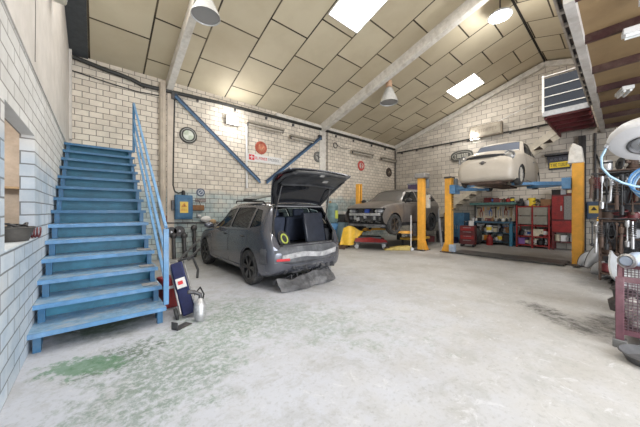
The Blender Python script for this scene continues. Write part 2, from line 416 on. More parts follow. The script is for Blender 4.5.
struct(mb.build('ceiling', pm))
skm = EM('daylit_polycarbonate', (1, .97, .91), SKY_S)
skl = ['translucent white skylight in the roof between the bell lamp beam and the stairs', 'small translucent skylight near the far end wall']
for i, (xa, xb, ya, yb) in enumerate(SKY):
    w = thing('skylight', skl[i] if i < 2 else 'unseen roof skylight %s along the roof, added for daylight' % ORD[i - 2], 'skylight', ((xa + xb) / 2, (ya + yb) / 2, 0))
    w['kind'] = 'structure'
    mb = MB(); mb._add([V(xa, ya, roofz(ya) + .02), V(xb, ya, roofz(ya) + .02), V(xb, yb, roofz(yb) + .02), V(xa, yb, roofz(yb) + .02)], [(0, 1, 2, 3)])
    o = mb.build('diffuser', skm); o.parent = w; o.matrix_parent_inverse = Matrix.Translation(-w.location)
    mb = MB()
    for p, q in (((xa, ya), (xb, ya)), ((xb, ya), (xb, yb)), ((xb, yb), (xa, yb)), ((xa, yb), (xa, ya))): mb.bar((p[0], p[1], roofz(p[1])), (q[0], q[1], roofz(q[1])), .03, .05)
    o = mb.build('frame', white); o.parent = w; o.matrix_parent_inverse = Matrix.Translation(-w.location)
# ridge strip, rafters, gable trim, eave ledge
mb = MB(); mb.bar((X0, RY, RZ - .01), (X1, RY, RZ - .01), .06, .03); struct(mb.build('trim_2', M('ridge_gap', (.02, .017, .014), .9)))
for i, bx in enumerate((1.62, 7.56)):
    mb = MB()
    mb.bar((bx, Y1, roofz(Y1) - .16), (bx, RY, RZ - .16), .20 if i else .16, .32); mb.bar((bx, RY, RZ - .16), (bx, Y0, roofz(Y0) - .16), .20, .32)
    struct(mb.build('roof_beam', beamw))
    mb = MB(); mb.b2((bx - (.05 if i == 0 else .16), Y1 - .05, 0), (bx + .13 + .07 * i, Y1 + .02, EZ - .1)); struct(mb.build('wall_pilaster', M('pinkish_plaster', (.60, .52, .44), .9, 0, .15, 3, .1, dirt=(.4, .34, .28)) if i == 0 else beamw))
mb = MB(); mb.bar((X1 - .06, Y1, EZ - .16), (X1 - .06, RY, RZ - .16), .16, .2); mb.bar((X1 - .06, RY, RZ - .16), (X1 - .06, Y0, roofz(Y0) - .16), .16, .2); struct(mb.build('trim_3', beamw))
mb = MB(); mb.b2((5.2, Y1 - .10, 5.0), (X1, Y1 + .02, 5.13)); struct(mb.build('trim_4', beamw))
mb = MB(); mb.b2((X0, Y1 - .18, 3.1), (X0 + .06, Y1, 5.3)); mb.b2((X0, Y1 - .06, .5), (X0 + .05, Y1, 3.2)); struct(mb.build('trim_5', plaster))

# mezzanine over the right end, with its red joists and pale edge beam
MZ, MY = 4.2, .55
mez = thing('mezzanine', 'brown boarded mezzanine on dark red joists with a pale ladder-like edge beam', 'mezzanine', (4.6, MY, MZ)); mez['kind'] = 'structure'
def P(mb, name, mat, par, **k):
    """build with world coordinates and parent without moving"""
    o = mb.build(name, mat, **k); o.parent = par
    o.matrix_parent_inverse = (Matrix.Translation(par.location) @ par.rotation_euler.to_matrix().to_4x4()).inverted()
    return o
jst = M('joist_paint', (.05, .018, .018), .5, 0, .3, 5, dirt=(.2, .14, .1), damt=.5)
sof = M('soffit_board', (.25, .17, .085), .65, 0, .16, 1.5, .05, dirt=(.2, .12, .06), damt=.5)
mb = MB(); mb.b2((4.6, Y0, MZ + .0), (X1, MY, MZ + .06)); P(mb, 'soffit_board', sof, mez)
for jx in (4.65, 5.95, 7.35, 8.6, 9.9, 11.2, 12.5):
    mb = MB(); mb.b2((jx - .02, Y0, MZ - .12), (jx + .02, MY - .12, MZ - .002)); mb.b2((jx - .032, Y0, MZ - .135), (jx + .032, MY - .12, MZ - .12)); P(mb, 'joist', jst, mez)
mb = MB(); mb.b2((4.6, MY - .14, MZ - .14), (X1, MY - .03, MZ + .12)); P(mb, 'edge_beam', M('pale_steel_paint', (.52, .49, .46), .6, .1, .15, 5, dirt=(.25, .18, .13), damt=.5), mez)
mb = MB(); mb.b2((4.6, MY + .06, MZ + .08), (X1 - 2.9, MY + .09, MZ + .17))
x = 4.7
while x < X1 - 2.9: mb.b2((x, MY - .04, MZ + .07), (x + .07, MY + .07, MZ + .16)); x += .42
P(mb, 'lattice', M('pale_steel_paint', (.6, .57, .54), .6), mez)
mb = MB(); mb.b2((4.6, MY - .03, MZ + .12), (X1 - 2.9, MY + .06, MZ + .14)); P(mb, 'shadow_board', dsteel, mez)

# landing with its blue mesh guard
lan = thing('stair_landing', 'raised landing with red underframe and blue mesh guard rail at mezzanine edge', 'landing', (10.3, .6, 4.3)); lan['kind'] = 'structure'
LX, LY0, LY1, LZ = 10.3, .62, 1.58, 4.36
mb = MB(); mb.b2((LX, LY0, LZ - .04), (X1, LY1, LZ)); P(mb, 'deck', dred, lan)
mb = MB()
for k in range(5): mb.b2((LX + .55 * k, LY0, LZ - .16), (LX + .08 + .55 * k, LY1, LZ - .04))
mb.b2((LX, LY1 - .05, LZ - .2), (X1, LY1, LZ - .02)); P(mb, 'underframe', dred, lan)
mb = MB(); mb.b2((LX - .05, LY0, LZ - .12), (LX, LY1 + .03, LZ + .03)); P(mb, 'fascia', gplastic, lan)
mesh = M('blue_grey_mesh', (.008, .015, .03), .6, 0, .3, 20)
mb = MB()
mb.b2((LX - .012, LY0, LZ + .04), (LX - .004, LY1, LZ + 1.02)); P(mb, 'mesh_panel', mesh, lan)
mb = MB(); mb.b2((LX, LY1 - .0, LZ + .04), (X1, LY1 + .008, LZ + 1.02)); P(mb, 'mesh_panel', mesh, lan)
for z in (.18, .46, .74, 1.08):
    mb = MB(); mb.tube([(LX - .03, LY0, LZ + z), (LX - .03, LY1 + .02, LZ + z), (X1, LY1 + .02, LZ + z)], .015, 8); P(mb, 'rail', white, lan)
for p in ((LX - .03, LY0 + .02), (LX - .03, LY1 + .02), (11.8, LY1 + .02)):
    mb = MB(); mb.b2((p[0] - .025, p[1] - .025, LZ), (p[0] + .025, p[1] + .025, LZ + 1.12)); P(mb, 'post', white, lan)
# stair along the end wall
es = thing('steel_stair', 'pale steel stair climbing along the end wall to the landing', 'staircase', (12.6, 7.3, 0)); es['kind'] = 'structure'
for sx in (12.28, 13.05):
    mb = MB(); mb.bar((sx, 7.4, .05), (sx, 1.6, 4.2), .05, .22); P(mb, 'stringer', M('cream_steel', (.58, .52, .42), .6, 0, .2, 4, dirt=(.3, .2, .14)), es)
for k in range(19):
    y = 7.1 - k * .29; z = .26 + k * .2075
    mb = MB(); mb.b2((12.3, y - .13, z - .02), (13.03, y + .13, z + .01)); P(mb, 'tread', rust, es)

# ------------------------------------------------------------------ camera, world, light
cam = bpy.data.cameras.new('camera'); co = bpy.data.objects.new('camera', cam); COL.objects.link(co)
co.location = (0, 0, 1.38); co.rotation_euler = (rad(90), 0, -math.atan2(.651, .759))
cam.sensor_width = 36; cam.lens = 36 * 261 / 640; cam.shift_y = -2 / 640; cam.clip_start = .05
SC.camera = co
w = bpy.data.worlds.new('daylight'); SC.world = w; w.use_nodes = True
bg = w.node_tree.nodes['Background']; bg.inputs[0].default_value = (.86, .93, 1, 1); bg.inputs[1].default_value = WORLD_S
def area(name, loc, rot, sx, sy, e, col=(1, 1, 1)):
    l = bpy.data.lights.new(name, 'AREA'); l.shape = 'RECTANGLE'; l.size = sx; l.size_y = sy; l.energy = e; l.color = col
    o = bpy.data.objects.new(name, l); COL.objects.link(o); o.location = loc; o.rotation_euler = rot; return o
def point(name, loc, e, r=.08, col=(1, 1, 1)):
    l = bpy.data.lights.new(name, 'POINT'); l.energy = e; l.shadow_soft_size = r; l.color = col
    o = bpy.data.objects.new(name, l); COL.objects.link(o); o.location = loc; return o
# daylight entering by the doorway
area('doorway_daylight', (3.3, Y0 + .02, 2.1), (rad(-90), 0, 0), 5.8, 4.1, DOOR_E, (.93, .96, 1)).rotation_euler = (rad(90), 0, 0)
_l = bpy.data.lights.new('annex_fill', 'POINT'); _l.energy = 45; _l.shadow_soft_size = .2; _o = bpy.data.objects.new('annex_fill', _l); COL.objects.link(_o); _o.location = (-1.5, 4.6, 2.3)  # unseen fill light added to brighten the annex
SC.view_settings.view_transform = 'Standard'; SC.view_settings.look = 'None'; SC.view_settings.exposure = EXPO; SC.view_settings.gamma = 1
# ------------------------------------------------------------------ blue staircase on the left
st = thing('staircase', 'blue steel staircase with worn treads rising along the left wall', 'staircase', (.08, 3.8, 0))
SR, SG = .2, .29
SXL, SXR = -.44, .60
tread_m = M('worn_tread', (.22, .38, .55), .5, .1, .25, 16, .25, dirt=(.55, .53, .5), damt=.75)
NS = 14
def ny(k): return 3.70 + k * SG            # front edge of tread k
for k in range(NS):
    z = SR * (k + 1)
    mb = MB()
    if k < NS - 1: mb.b2((SXL - .07, ny(k), z - .008), (SXR + .06, ny(k) + SG + .235, z))
    else: mb.b2((SXL - .07, ny(k), z - .008), (SXR + .06, Y1 - .02, z))
    P(mb, 'tread', tread_m if k < 7 else teal, st)
    mb = MB(); mb.b2((SXL - .07, ny(k) - .012, z - .045), (SXR + .06, ny(k), z + .002)); P(mb, 'nosing', lblue if k < 6 else blue, st)
    if k > 0:
        mb = MB(); mb.b2((SXL, ny(k) + .23, z - SR + .002), (SXR, ny(k) + .238, z - .01)); P(mb, 'riser', teal, st)
    for sx in (SXL, SXR):
        mb = MB(); mb.b2((sx - .028, ny(k) + .03, z - SR + (0 if k else 0)), (sx + .028, ny(k) + .10, z - .008)); P(mb, 'upright', blue, st)
for sx in (SXL, SXR):
    mb = MB(); mb.bar((sx, ny(0) + .22, .03), (sx, ny(13) + .22, SR * 13 + .0), .03, .09); P(mb, 'stringer', blue, st)
for sx in (SXL, SXR):
    mb = MB(); mb.b2((sx - .03, Y1 - .5, 0), (sx + .03, Y1 - .42, NS * SR - .01)); P(mb, 'support_leg', blue, st)
RX = SXR + .075
def railp(s, h): return (RX, 3.80 + s * (ny(13) - 3.72), SR + s * 13 * SR + h)
mb = MB(); mb.bar((RX, 3.80, .2), (RX, 3.80, 1.16), .055, .05, (0, 1, 0)); P(mb, 'rail_post', lblue, st)
mb = MB(); mb.bar((RX, ny(13) + .08, 2.78), (RX, ny(13) + .08, 3.93), .05, .05, (0, 1, 0)); P(mb, 'rail_post', blue, st)
mb = MB(); mb.bar((RX, ny(13) + .16, 2.78), (RX, ny(13) + .08, 3.6), .03, .03, (0, 1, 0)); P(mb, 'rail_post', blue, st)
for h in (1.12, .74, .40):
    mb = MB()
    a, b = V(*railp(0, h - .14)), V(*railp(1, h + .02))
    a2 = a
    mb.bar(a2, b, .034, .03); P(mb, 'handrail' if h > 1 else 'mid_rail', lblue, st)
# short rungs by the right end of the treads
for k in range(1, 4):
    for j in range(3):
        mb = MB(); mb.tube([(SXR + .03, ny(k) + .06 + j * .05, SR * (k + 1) + .012), (SXR - .14, ny(k) + .10 + j * .05, SR * (k + 1) + .012)], .010, 6); P(mb, 'grip_bar', steel, st)

# ------------------------------------------------------------------ car bodies
def pchip(xs, ys, x):
    n = len(xs)
    i = 0
    while i < n - 2 and x > xs[i + 1]: i += 1
    h = xs[i + 1] - xs[i]; t = (x - xs[i]) / h
    def sl(j): return (ys[j + 1] - ys[j]) / (xs[j + 1] - xs[j])
    def tan(j):
        if j == 0: return sl(0)
        if j == n - 1: return sl(n - 2)
        a, b = sl(j - 1), sl(j)
        return 0 if a * b <= 0 else 2 * a * b / (a + b)
    m0, m1 = tan(i) * h, tan(i + 1) * h
    return (2 * t ** 3 - 3 * t * t + 1) * ys[i] + (t ** 3 - 2 * t * t + t) * m0 + (-2 * t ** 3 + 3 * t * t) * ys[i + 1] + (t ** 3 - t * t) * m1
def section(s):
    x, zb, w, zm, belt, wb, zr, wr, dr = s
    return [(0, zb), (w * .55, zb), (w * .88, zb + .015), (w * .97, zb + .10), (w, zm), (w * .5 + wb * .5 + .012, zm * .35 + belt * .65), (wb, belt), (wb * .5 + wr * .5 + .015, belt * .5 + (zr - dr) * .5), (wr, zr - dr), (wr * .82, zr - dr * .35), (wr * .45, zr - dr * .07), (0, zr)]
def car_shell(sts, nx=70, sub=3):
    xs = [s[0] for s in sts]; secs = [section(s) for s in sts]; K = len(secs[0])
    X = []
    for i in range(len(xs) - 1):
        m = max(2, round(nx * (xs[i + 1] - xs[i]) / (xs[-1] - xs[0])))
        X += [xs[i] + (xs[i + 1] - xs[i]) * j / m for j in range(m)]
    X.append(xs[-1])
    bm = bmesh.new(); rings = []
    for x in X:
        c = [(pchip(xs, [s[k][0] for s in secs], x), pchip(xs, [s[k][1] for s in secs], x)) for k in range(K)]
        pts = []
        for k in range(K - 1):
            p0, p1, p2, p3 = c[max(k - 1, 0)], c[k], c[k + 1], c[min(k + 2, K - 1)]
            for j in range(sub):
                t = j / sub
                # cardinal spline, tension softened
                q = []
                for d in (0, 1):
                    m1, m2 = (p2[d] - p0[d]) * .4, (p3[d] - p1[d]) * .4
                    q.append((2 * t ** 3 - 3 * t * t + 1) * p1[d] + (t ** 3 - 2 * t * t + t) * m1 + (-2 * t ** 3 + 3 * t * t) * p2[d] + (t ** 3 - t * t) * m2)
                if k == 0 and j == 0: q[0] = 0
                pts.append(q)
        pts.append(c[-1])
        ring = [bm.verts.new((x, y, z)) for y, z in pts] + [bm.verts.new((x, -y, z)) for y, z in pts[-2:0:-1]]
        rings.append(ring)
    n = len(rings[0])
    for a, b in zip(rings, rings[1:]):
        for j in range(n): bm.faces.new((a[j], a[(j + 1) % n], b[(j + 1) % n], b[j]))
    for ring in (rings[0], rings[-1]):
        h = n // 2
        # close the nose and tail with strips across the car
        for j in range(h):
            q = [ring[j], ring[j + 1], ring[(n - j - 1) % n], ring[(n - j) % n]]
            u = []
            for v in q:
                if v not in u: u.append(v)
            try: bm.faces.new(u)
            except ValueError: pass
    bmesh.ops.recalc_face_normals(bm, faces=bm.faces)
    return bm
def cut(bm, poly, ax, filt):
    """cut the convex polygon (seen along the third axis) into the faces that pass filt; returns the faces inside"""
    i, j = ax
    cx = sum(p[0] for p in poly) / len(poly); cy = sum(p[1] for p in poly) / len(poly)
    lo = [min(p[k] for p in poly) - .12 for k in (0, 1)]; hi = [max(p[k] for p in poly) + .12 for k in (0, 1)]
    bm.normal_update()
    def near(f):
        c = f.calc_center_median()
        return lo[0] < c[i] < hi[0] and lo[1] < c[j] < hi[1] and filt(f, c)
    for a, b in zip(poly, poly[1:] + poly[:1]):
        nx, ny_ = b[1] - a[1], -(b[0] - a[0])
        co = [0, 0, 0]; no = [0, 0, 0]
        co[i], co[j] = a; no[i], no[j] = nx, ny_
        fs = [f for f in bm.faces if near(f)]
        es = {e for f in fs for e in f.edges}; vs = {v for f in fs for v in f.verts}
        bmesh.ops.bisect_plane(bm, geom=fs + list(es) + list(vs), dist=1e-5, plane_co=co, plane_no=no)
    bm.normal_update()
    def inside(c):
        for a, b in zip(poly, poly[1:] + poly[:1]):
            s = (b[0] - a[0]) * (c[j] - a[1]) - (b[1] - a[1]) * (c[i] - a[0])
            t = (b[0] - a[0]) * (cy - a[1]) - (b[1] - a[1]) * (cx - a[0])
            if s * t < 0: return False
        return True
    out = []
    for f in bm.faces:
        c = f.calc_center_median()
        if filt(f, c) and inside(c): out.append(f)
    return out
def lift_out(bm, faces, off=0.):
    m = MB(); d = {}
    for f in faces:
        for v in f.verts:
            if v not in d: d[v] = m.bm.verts.new(v.co - v.normal * off)
        try: m.bm.faces.new([d[v] for v in f.verts])
        except ValueError: pass
    bmesh.ops.delete(bm, geom=faces, context='FACES')
    return m
def shrink(poly, t):
    cx = sum(p[0] for p in poly) / len(poly); cy = sum(p[1] for p in poly) / len(poly)
    out = []
    for p in poly:
        d = math.hypot(p[0] - cx, p[1] - cy)
        out.append((cx + (p[0] - cx) * (1 - t / d), cy + (p[1] - cy) * (1 - t / d)))
    return out
def circ(x, z, r, n=22): return [(x + r * math.cos(2 * PI * k / n), z + r * math.sin(2 * PI * k / n)) for k in range(n)]
def wheel(par, loc, r, wd, side, rim_m, spokes=5, cap=None, rr=.68):
    """tyre with its rim; side=+1 shows its face to +y"""
    mb = MB(); h = wd / 2
    prof = [(r * rr, -h * .8), (r * .8, -h), (r * .95, -h * .95), (r, -h * .7), (r * 1.0, 0), (r, h * .7), (r * .95, h * .95), (r * .8, h), (r * rr, h * .8), (r * rr, -h * .8)]
    mb.lathe(prof, (0, 0, 0), (0, 1, 0), 36)
    t = mb.build('wheel', rubber, par, loc=loc)
    mb = MB(); s = side
    mb.lathe([(r * rr, -s * h * .7), (r * rr * 1.0, s * h * .8), (r * rr * .93, s * h * .82), (r * rr * .9, s * h * .2), (0, s * h * .15)], (0, 0, 0), (0, 1, 0), 32)
    mb.lathe([(0, s * h * .75), (r * .16, s * h * .72), (r * .17, s * h * .1)], (0, 0, 0), (0, 1, 0), 16)
    for k in range(spokes):
        a = 2 * PI * k / spokes
        for da in (-.13, .13):
            mb.bar((r * .10 * math.cos(a), s * h * .62, r * .10 * math.sin(a)), (r * rr * .95 * math.cos(a + da), s * h * .68, r * rr * .95 * math.sin(a + da)), .035 * r / .33, .03, (0, 1, 0))
    mb.build('rim', rim_m, t)
    return t
def flank(side): return lambda f, c: c.y * side > .25 and f.normal.y * side > .2
def car(name, label, loc, rz, sts, paint, spec):
    root = thing(name, label, 'car', loc, rz)
    bm = car_shell(sts, spec.get('nx', 70))
    glass = spec['glass']; r = spec['arch']; wz = spec['wz']
    def emit(nm, faces, mat, off=0., **k):
        if faces: return lift_out(bm, faces, off).build(nm, mat, root, sharp=50, **k)
    for s in (1, -1):
        for nm, poly in spec['side_windows']: emit('window', cut(bm, poly, (0, 2), flank(s)), glass, .012)
    for nm, poly, filt, mat, off in spec['ends']:
        fs = cut(bm, poly, (1, 2), filt)
        if mat is None: bmesh.ops.delete(bm, geom=fs, context='FACES')
        else: emit(nm, fs, mat, off)
    for wx in spec['wheels']:
        for s in (1, -1):
            fs = cut(bm, circ(wx, wz, r), (0, 2), lambda f, c, s=s: c.y * s > .2)
            bmesh.ops.delete(bm, geom=fs, context='FACES')
    for s in (1, -1):
        for poly in spec['doors']:
            gap = cut(bm, poly, (0, 2), flank(s))
            inner = cut(bm, shrink(poly, .014), (0, 2), flank(s))
            keep = set(inner)
            ds = emit('door', inner, paint)
            gap = [f for f in cut(bm, poly, (0, 2), flank(s))]
            bmesh.ops.delete(bm, geom=gap, context='FACES')
            if ds and 'handle' in spec:
                hx, hz, hy = spec['handle'](poly)
                m = MB(); m.box((hx, s * hy, hz), (.16, .03, .028)); m.build('door_handle', spec.get('hm', black), ds, bevel=.008)
    m = MB(); m.bm.free(); m.bm = bm
    m.build('body', paint, root, sharp=50)
    # wheel houses and a dark floor pan
    w = spec['w']
    for wx in spec['wheels']:
        for s in (1, -1):
            m = MB()
            m.tube([(wx + r * math.cos(a) * 1.0, s * (w - .03), wz + r * math.sin(a)) for a in [PI * 1.08 - k * PI * 1.16 / 16 for k in range(17)]], .016, 6); m.build('arch_lip', spec.get('lip', paint), root)
            m = MB(); m.sheet([[(wx + r * math.cos(a), s * y, wz + r * math.sin(a)) for a in [PI * 1.1 - k * PI * 1.2 / 16 for k in range(17)]] for y in (w - .02, w - .34)]); m.build('wheel_housing', black, root)
    return root
# ------------------------------------------------------------------ dark hatchback with its tailgate up
paint1 = M('charcoal_car_paint', (.12, .125, .15), .24, .6, .15, 3, dirt=(.15, .15, .155), damt=.55, coat=.6)
glassd = GL('dark_glass', (.20, .23, .25), .04, .6)
ST1 = [(-.80, .42, .66, .55, .66, .62, .70, .50, .02), (-.75, .32, .80, .56, .78, .76, .82, .62, .03), (-.66, .26, .855, .6, .96, .79, 1.06, .66, .05),
       (-.50, .22, .875, .62, 1.02, .82, 1.44, .63, .09), (-.36, .2, .88, .62, 1.03, .83, 1.55, .61, .09), (.2, .2, .88, .6, 1.02, .84, 1.585, .61, .09),
       (.9, .2, .88, .6, 1.0, .84, 1.60, .60, .09), (1.45, .2, .88, .6, .98, .84, 1.55, .58, .09), (1.9, .2, .88, .6, .96, .84, 1.30, .62, .10),
       (2.3, .2, .88, .6, .93, .83, 1.06, .70, .06), (2.8, .22, .87, .58, .88, .80, .99, .66, .05), (3.15, .24, .82, .55, .80, .72, .90, .60, .04),
       (3.33, .28, .72, .5, .68, .62, .76, .5, .03), (3.39, .32, .6, .48, .6, .5, .66, .42, .02)]
back = lambda f, c: c.x < -.25 and f.normal.x < -.12
wsc = lambda f, c: 1.3 < c.x < 2.4 and f.normal.x > .15 and f.normal.z > .15
hatch = car('hatchback_car', 'dark grey dusty hatchback with raised tailgate and broken rear bumper', (3.04, 4.62, 0), rad(90), ST1, paint1, dict(
    glass=glassd, arch=.385, wz=.33, w=.875, wheels=(0, 2.58), nx=76,
    side_windows=[('w', [(1.0, 1.04), (1.93, 1.03), (1.42, 1.42), (1.0, 1.46)]), ('w', [(.10, 1.06), (.93, 1.05), (.93, 1.47), (.10, 1.46)]), ('w', [(-.36, 1.12), (.03, 1.07), (.03, 1.44), (-.20, 1.40)])],
    ends=[('opening', [(-.64, .77), (.64, .77), (.71, 1.0), (.57, 1.49), (-.57, 1.49), (-.71, 1.0)], back, None, 0),
          ('windshield', [(-.70, 1.06), (.70, 1.06), (.55, 1.50), (-.55, 1.50)], wsc, glassd, .01)],
    doors=[[(.97, .32), (2.06, .32), (2.06, .98), (.97, 1.0)], [(.40, .32), (.955, .32), (.955, 1.0), (.06, 1.02), (.06, .75)]],
    handle=lambda p: (.24 if p[0][0] < .9 else 1.14, .90, .868)))
rimd = M('dark_alloy', (.05, .05, .052), .35, .6, .2, 8, dirt=(.3, .3, .3), damt=.5)
for wx in (0, 2.58):
    for s in (1, -1): wheel(hatch, (wx, s * .775, .33), .33, .205, s, rimd, 6)
# interior
mb = MB(); mb.b2((-.62, -.62, .70), (.15, .62, .74)); mb.b2((-.2, -.74, .3), (2.2, .74, .36)); mb.build('boot_floor', black, hatch)
trim = M('interior_trim', (.022, .024, .03), .5, 0, .3)
for s in (1, -1):
    mb = MB(); mb.prism([(-.6, .74), (.15, .74), (.15, 1.05), (-.52, 1.03)], lambda a, b, h, s=s: V(a, s * h, b), .60, .72); mb.build('side_trim', trim, hatch)
seat_c = M('seat_cloth', (.035, .045, .075), .7, 0, .3, 6)
for y0, y1 in ((-.62, -.02), (.02, .62)):
    mb = MB(); mb.prism([(.10, .74), (.25, .74), (.12, 1.28), (.0, 1.26)], lambda a, b, h: V(a, h, b), y0, y1); o = mb.build('rear_seat_back', seat_c, hatch, bevel=.03)
    mb = MB(); mb.box((.04, (y0 + y1) / 2, 1.36), (.1, .26, .16)); mb.build('headrest', seat_c, o, bevel=.03)
for y in (-.38, .38):
    mb = MB(); mb.prism([(1.0, .45), (1.15, .45), (1.0, 1.15), (.88, 1.13)], lambda a, b, h: V(a, h, b), y - .24, y + .24); mb.b2((1.05, y - .24, .42), (1.55, y + .24, .55)); o = mb.build('front_seat', seat_c, hatch, bevel=.03)
    mb = MB(); mb.box((.93, y, 1.27), (.1, .26, .17)); mb.build('headrest', seat_c, o, bevel=.03)
mb = MB(); mb.b2((1.75, -.72, .75), (2.2, .72, 1.0)); mb.build('dashboard', trim, hatch, bevel=.04)
mb = MB(); mb.b2((-.54, -.58, 1.47), (1.3, .58, 1.485)); mb.build('headliner', M('headliner_grey', (.25, .25, .26), .9), hatch)
# opening frame (rubber seal and sill)
mb = MB(); mb.tube([(-.70, -.64, .775), (-.70, .64, .775), (-.66, .71, 1.0), (-.44, .575, 1.48), (-.44, -.575, 1.48), (-.66, -.71, 1.0)], .022, 8, close=True); mb.build('tailgate_seal', black, hatch)
mb = MB(); mb.b2((-.755, -.58, .765), (-.64, .58, .79)); mb.build('sill_plate', dust, hatch)
# folded seat panel standing on the right of the boot and the bright hose ring on the left
mb = MB(); mb.prism([(-.60, -.58), (-.56, -.12), (-.50, -.10), (-.50, -.60)], lambda a, b, h: V(a + (h - .76) * .22, b, h), .76, 1.36); mb.build('boot_panel', M('black_panel', (.018, .022, .034), .25, 0, .2), hatch, bevel=.02)
# struts
for s in (1, -1):
    mb = MB(); mb.cyl((-.52, s * .62, 1.2), (-.72, s * .57, 1.86), .011, 8); mb.build('gas_strut', dsteel, hatch)
# tailgate: hinge line at x=-.40 z=1.52, raised and pointing backwards
tg = bpy.data.objects.new('tailgate', None); COL.objects.link(tg); tg.parent = hatch; tg.location = (-.38, 0, 1.535); tg.empty_display_size = .1; tg.scale = (.95, 1, 1)
tg.rotation_euler = (0, rad(39), 0)       # local -x runs along the lid from hinge to lower edge
def lidw(t): return .60 + .18 * min(1, t * 1.7) - .05 * max(0, t - .75) * 4
def lidz(t): return .10 * math.sin(PI * min(1, t * 1.05)) 
rows = []
for i in range(15):
    t = i / 14
    rows.append([(-.98 * t, lidw(t) * y, lidz(t) + .03 - .06 * abs(y) ** 3 - (.16 * max(0, t - .72) if t > .72 else 0)) for y in [-1 + 2 * j / 16 for j in range(17)]])
mb = MB(); mb.sheet(rows); mb.build('lid_skin', paint1, tg, solid=.02)
# inner panel: ring frame around the rear glass
inn = M('tailgate_inner', (.03, .031, .034), .4, 0, .3, 5, dirt=(.16, .16, .17), damt=.5)
def lp(t, y, d=.04): return (-.98 * t, lidw(t) * y, lidz(t) - d - .06 * abs(y) ** 3 - (.14 * max(0, t - .72) if t > .72 else 0))
mb = MB()
mb.tube([lp(.02, -.85), lp(.3, -.93), lp(.55, -.93), lp(.8, -.9), lp(.97, -.75), lp(.99, 0), lp(.97, .75), lp(.8, .9), lp(.55, .93), lp(.3, .93), lp(.02, .85), lp(.02, 0)], .028, 8, close=True)
mb.build('inner_frame', inn, tg)
mb = MB(); mb.sheet([[lp(t, y, .05) for y in [-.84 + 1.68 * j / 10 for j in range(11)]] for t in (.54, .6, .7, .8, .9, .95)]); mb.build('inner_trim', inn, tg, solid=.04)
mb = MB(); mb.sheet([[lp(t, y, .03) for y in [-.86 + 1.72 * j / 10 for j in range(11)]] for t in (.08, .2, .3, .4, .52)]); mb.build('rear_window', M('black_glass', (.012, .013, .016), .08), tg, solid=.008)
mb = MB(); mb.tube([lp(.54, -.8, .075), lp(.56, 0, .085), lp(.54, .8, .075)], .018, 8); mb.build('wiper_motor_cover', inn, tg)
mb = MB(); mb.box(lp(.72, -.35, .08), (.06, .12, .02)); mb.build('pull_handle', steel, tg)
mb = MB(); mb.box(lp(.95, 0, .06), (.05, .10, .05)); mb.build('latch', steel, tg)
for s in (1, -1):
    mb = MB(); mb.sheet([[lp(t, s * y, .0) for y in (.62, .74, .86, .95)] for t in (.60, .68, .76)]); mb.build('tail_lamp', M('dark_lamp_glass', (.08, .01, .012), .15), tg, solid=.02)
# lamps, reflectors, bumper pieces
mb = MB(); mb.box((-.80, .60, .545), (.05, .24, .045), (0, 0, -.35)); mb.build('reflector', M('red_reflector', (.6, .02, .03), .25), hatch, bevel=.008)
gbm = M('bumper_plastic', (.075, .078, .086), .5, .1, .3, 6, dirt=(.3, .3, .32), damt=.5)
mb = MB()
bp_ = [(-.52, .872), (-.64, .856), (-.76, .74), (-.825, .45), (-.835, 0), (-.825, -.45), (-.76, -.74), (-.64, -.856), (-.52, -.872)]
def xy(x, y, z): return (x, y, z)
rows = [[(x + (.03 if abs(y) < .8 else .0), y * .97, z0) for x, y in bp_] for z0 in (.75,)] + [[(x, y, z0) for x, y in bp_] for z0 in (.70, .58, .50)] + [[(x + .05, y * .96, z0) for x, y in bp_] for z0 in (.44,)]
mb.sheet(rows); mb.build('rear_bumper', gbm, hatch, solid=.03)
mb = MB(); mb.sheet([[(-.862 + .16 * max(0, abs(y) - .1) ** 2 + (.35 * max(0, abs(y) - .6)), y, z + .02 * math.sin(7 * y)) for y in [-.84 + 1.46 * j / 16 for j in range(17)]] for z in (.645, .60, .555)]); mb.build('filler_strip', M('white_filler', (.40, .40, .41), .7, 0, .35, 12, dirt=(.12, .12, .13), damt=.6), hatch, solid=.012)
mb = MB(); mb.prism([(.50, .64), (.86, .70), (.84, .56), (.62, .52)], lambda a, b, h: V(-.80 + max(0, a - .6) * .9 + h, a, b), -.03, -.005); mb.build('lamp_recess', black, hatch)
# exposed beam and tangled underside behind the bumper
mb = MB(); mb.tube([(-.70, -.66, .40), (-.76, -.3, .41), (-.76, .3, .40), (-.70, .62, .41)], .04, 8); mb.tube([(-.66, -.5, .30), (-.72, -.1, .33), (-.7, .3, .28), (-.6, .6, .32)], .025, 8)
for k in range(9): mb.box((-.72 + R.uniform(-.05, .05), -.6 + .14 * k, .36 + R.uniform(-.05, .05)), (.1, .09, .07), (R.random(), R.random(), R.random()))
mb.build('bumper_beam', dust, hatch, bevel=.006)
mb = MB(); mb.cyl((-.3, -.35, .3), (-.62, -.35, .3), .09, 18); mb.cyl((-.6, -.48, .28), (-.80, -.5, .27), .03, 12); mb.build('exhaust_silencer', steel, hatch)
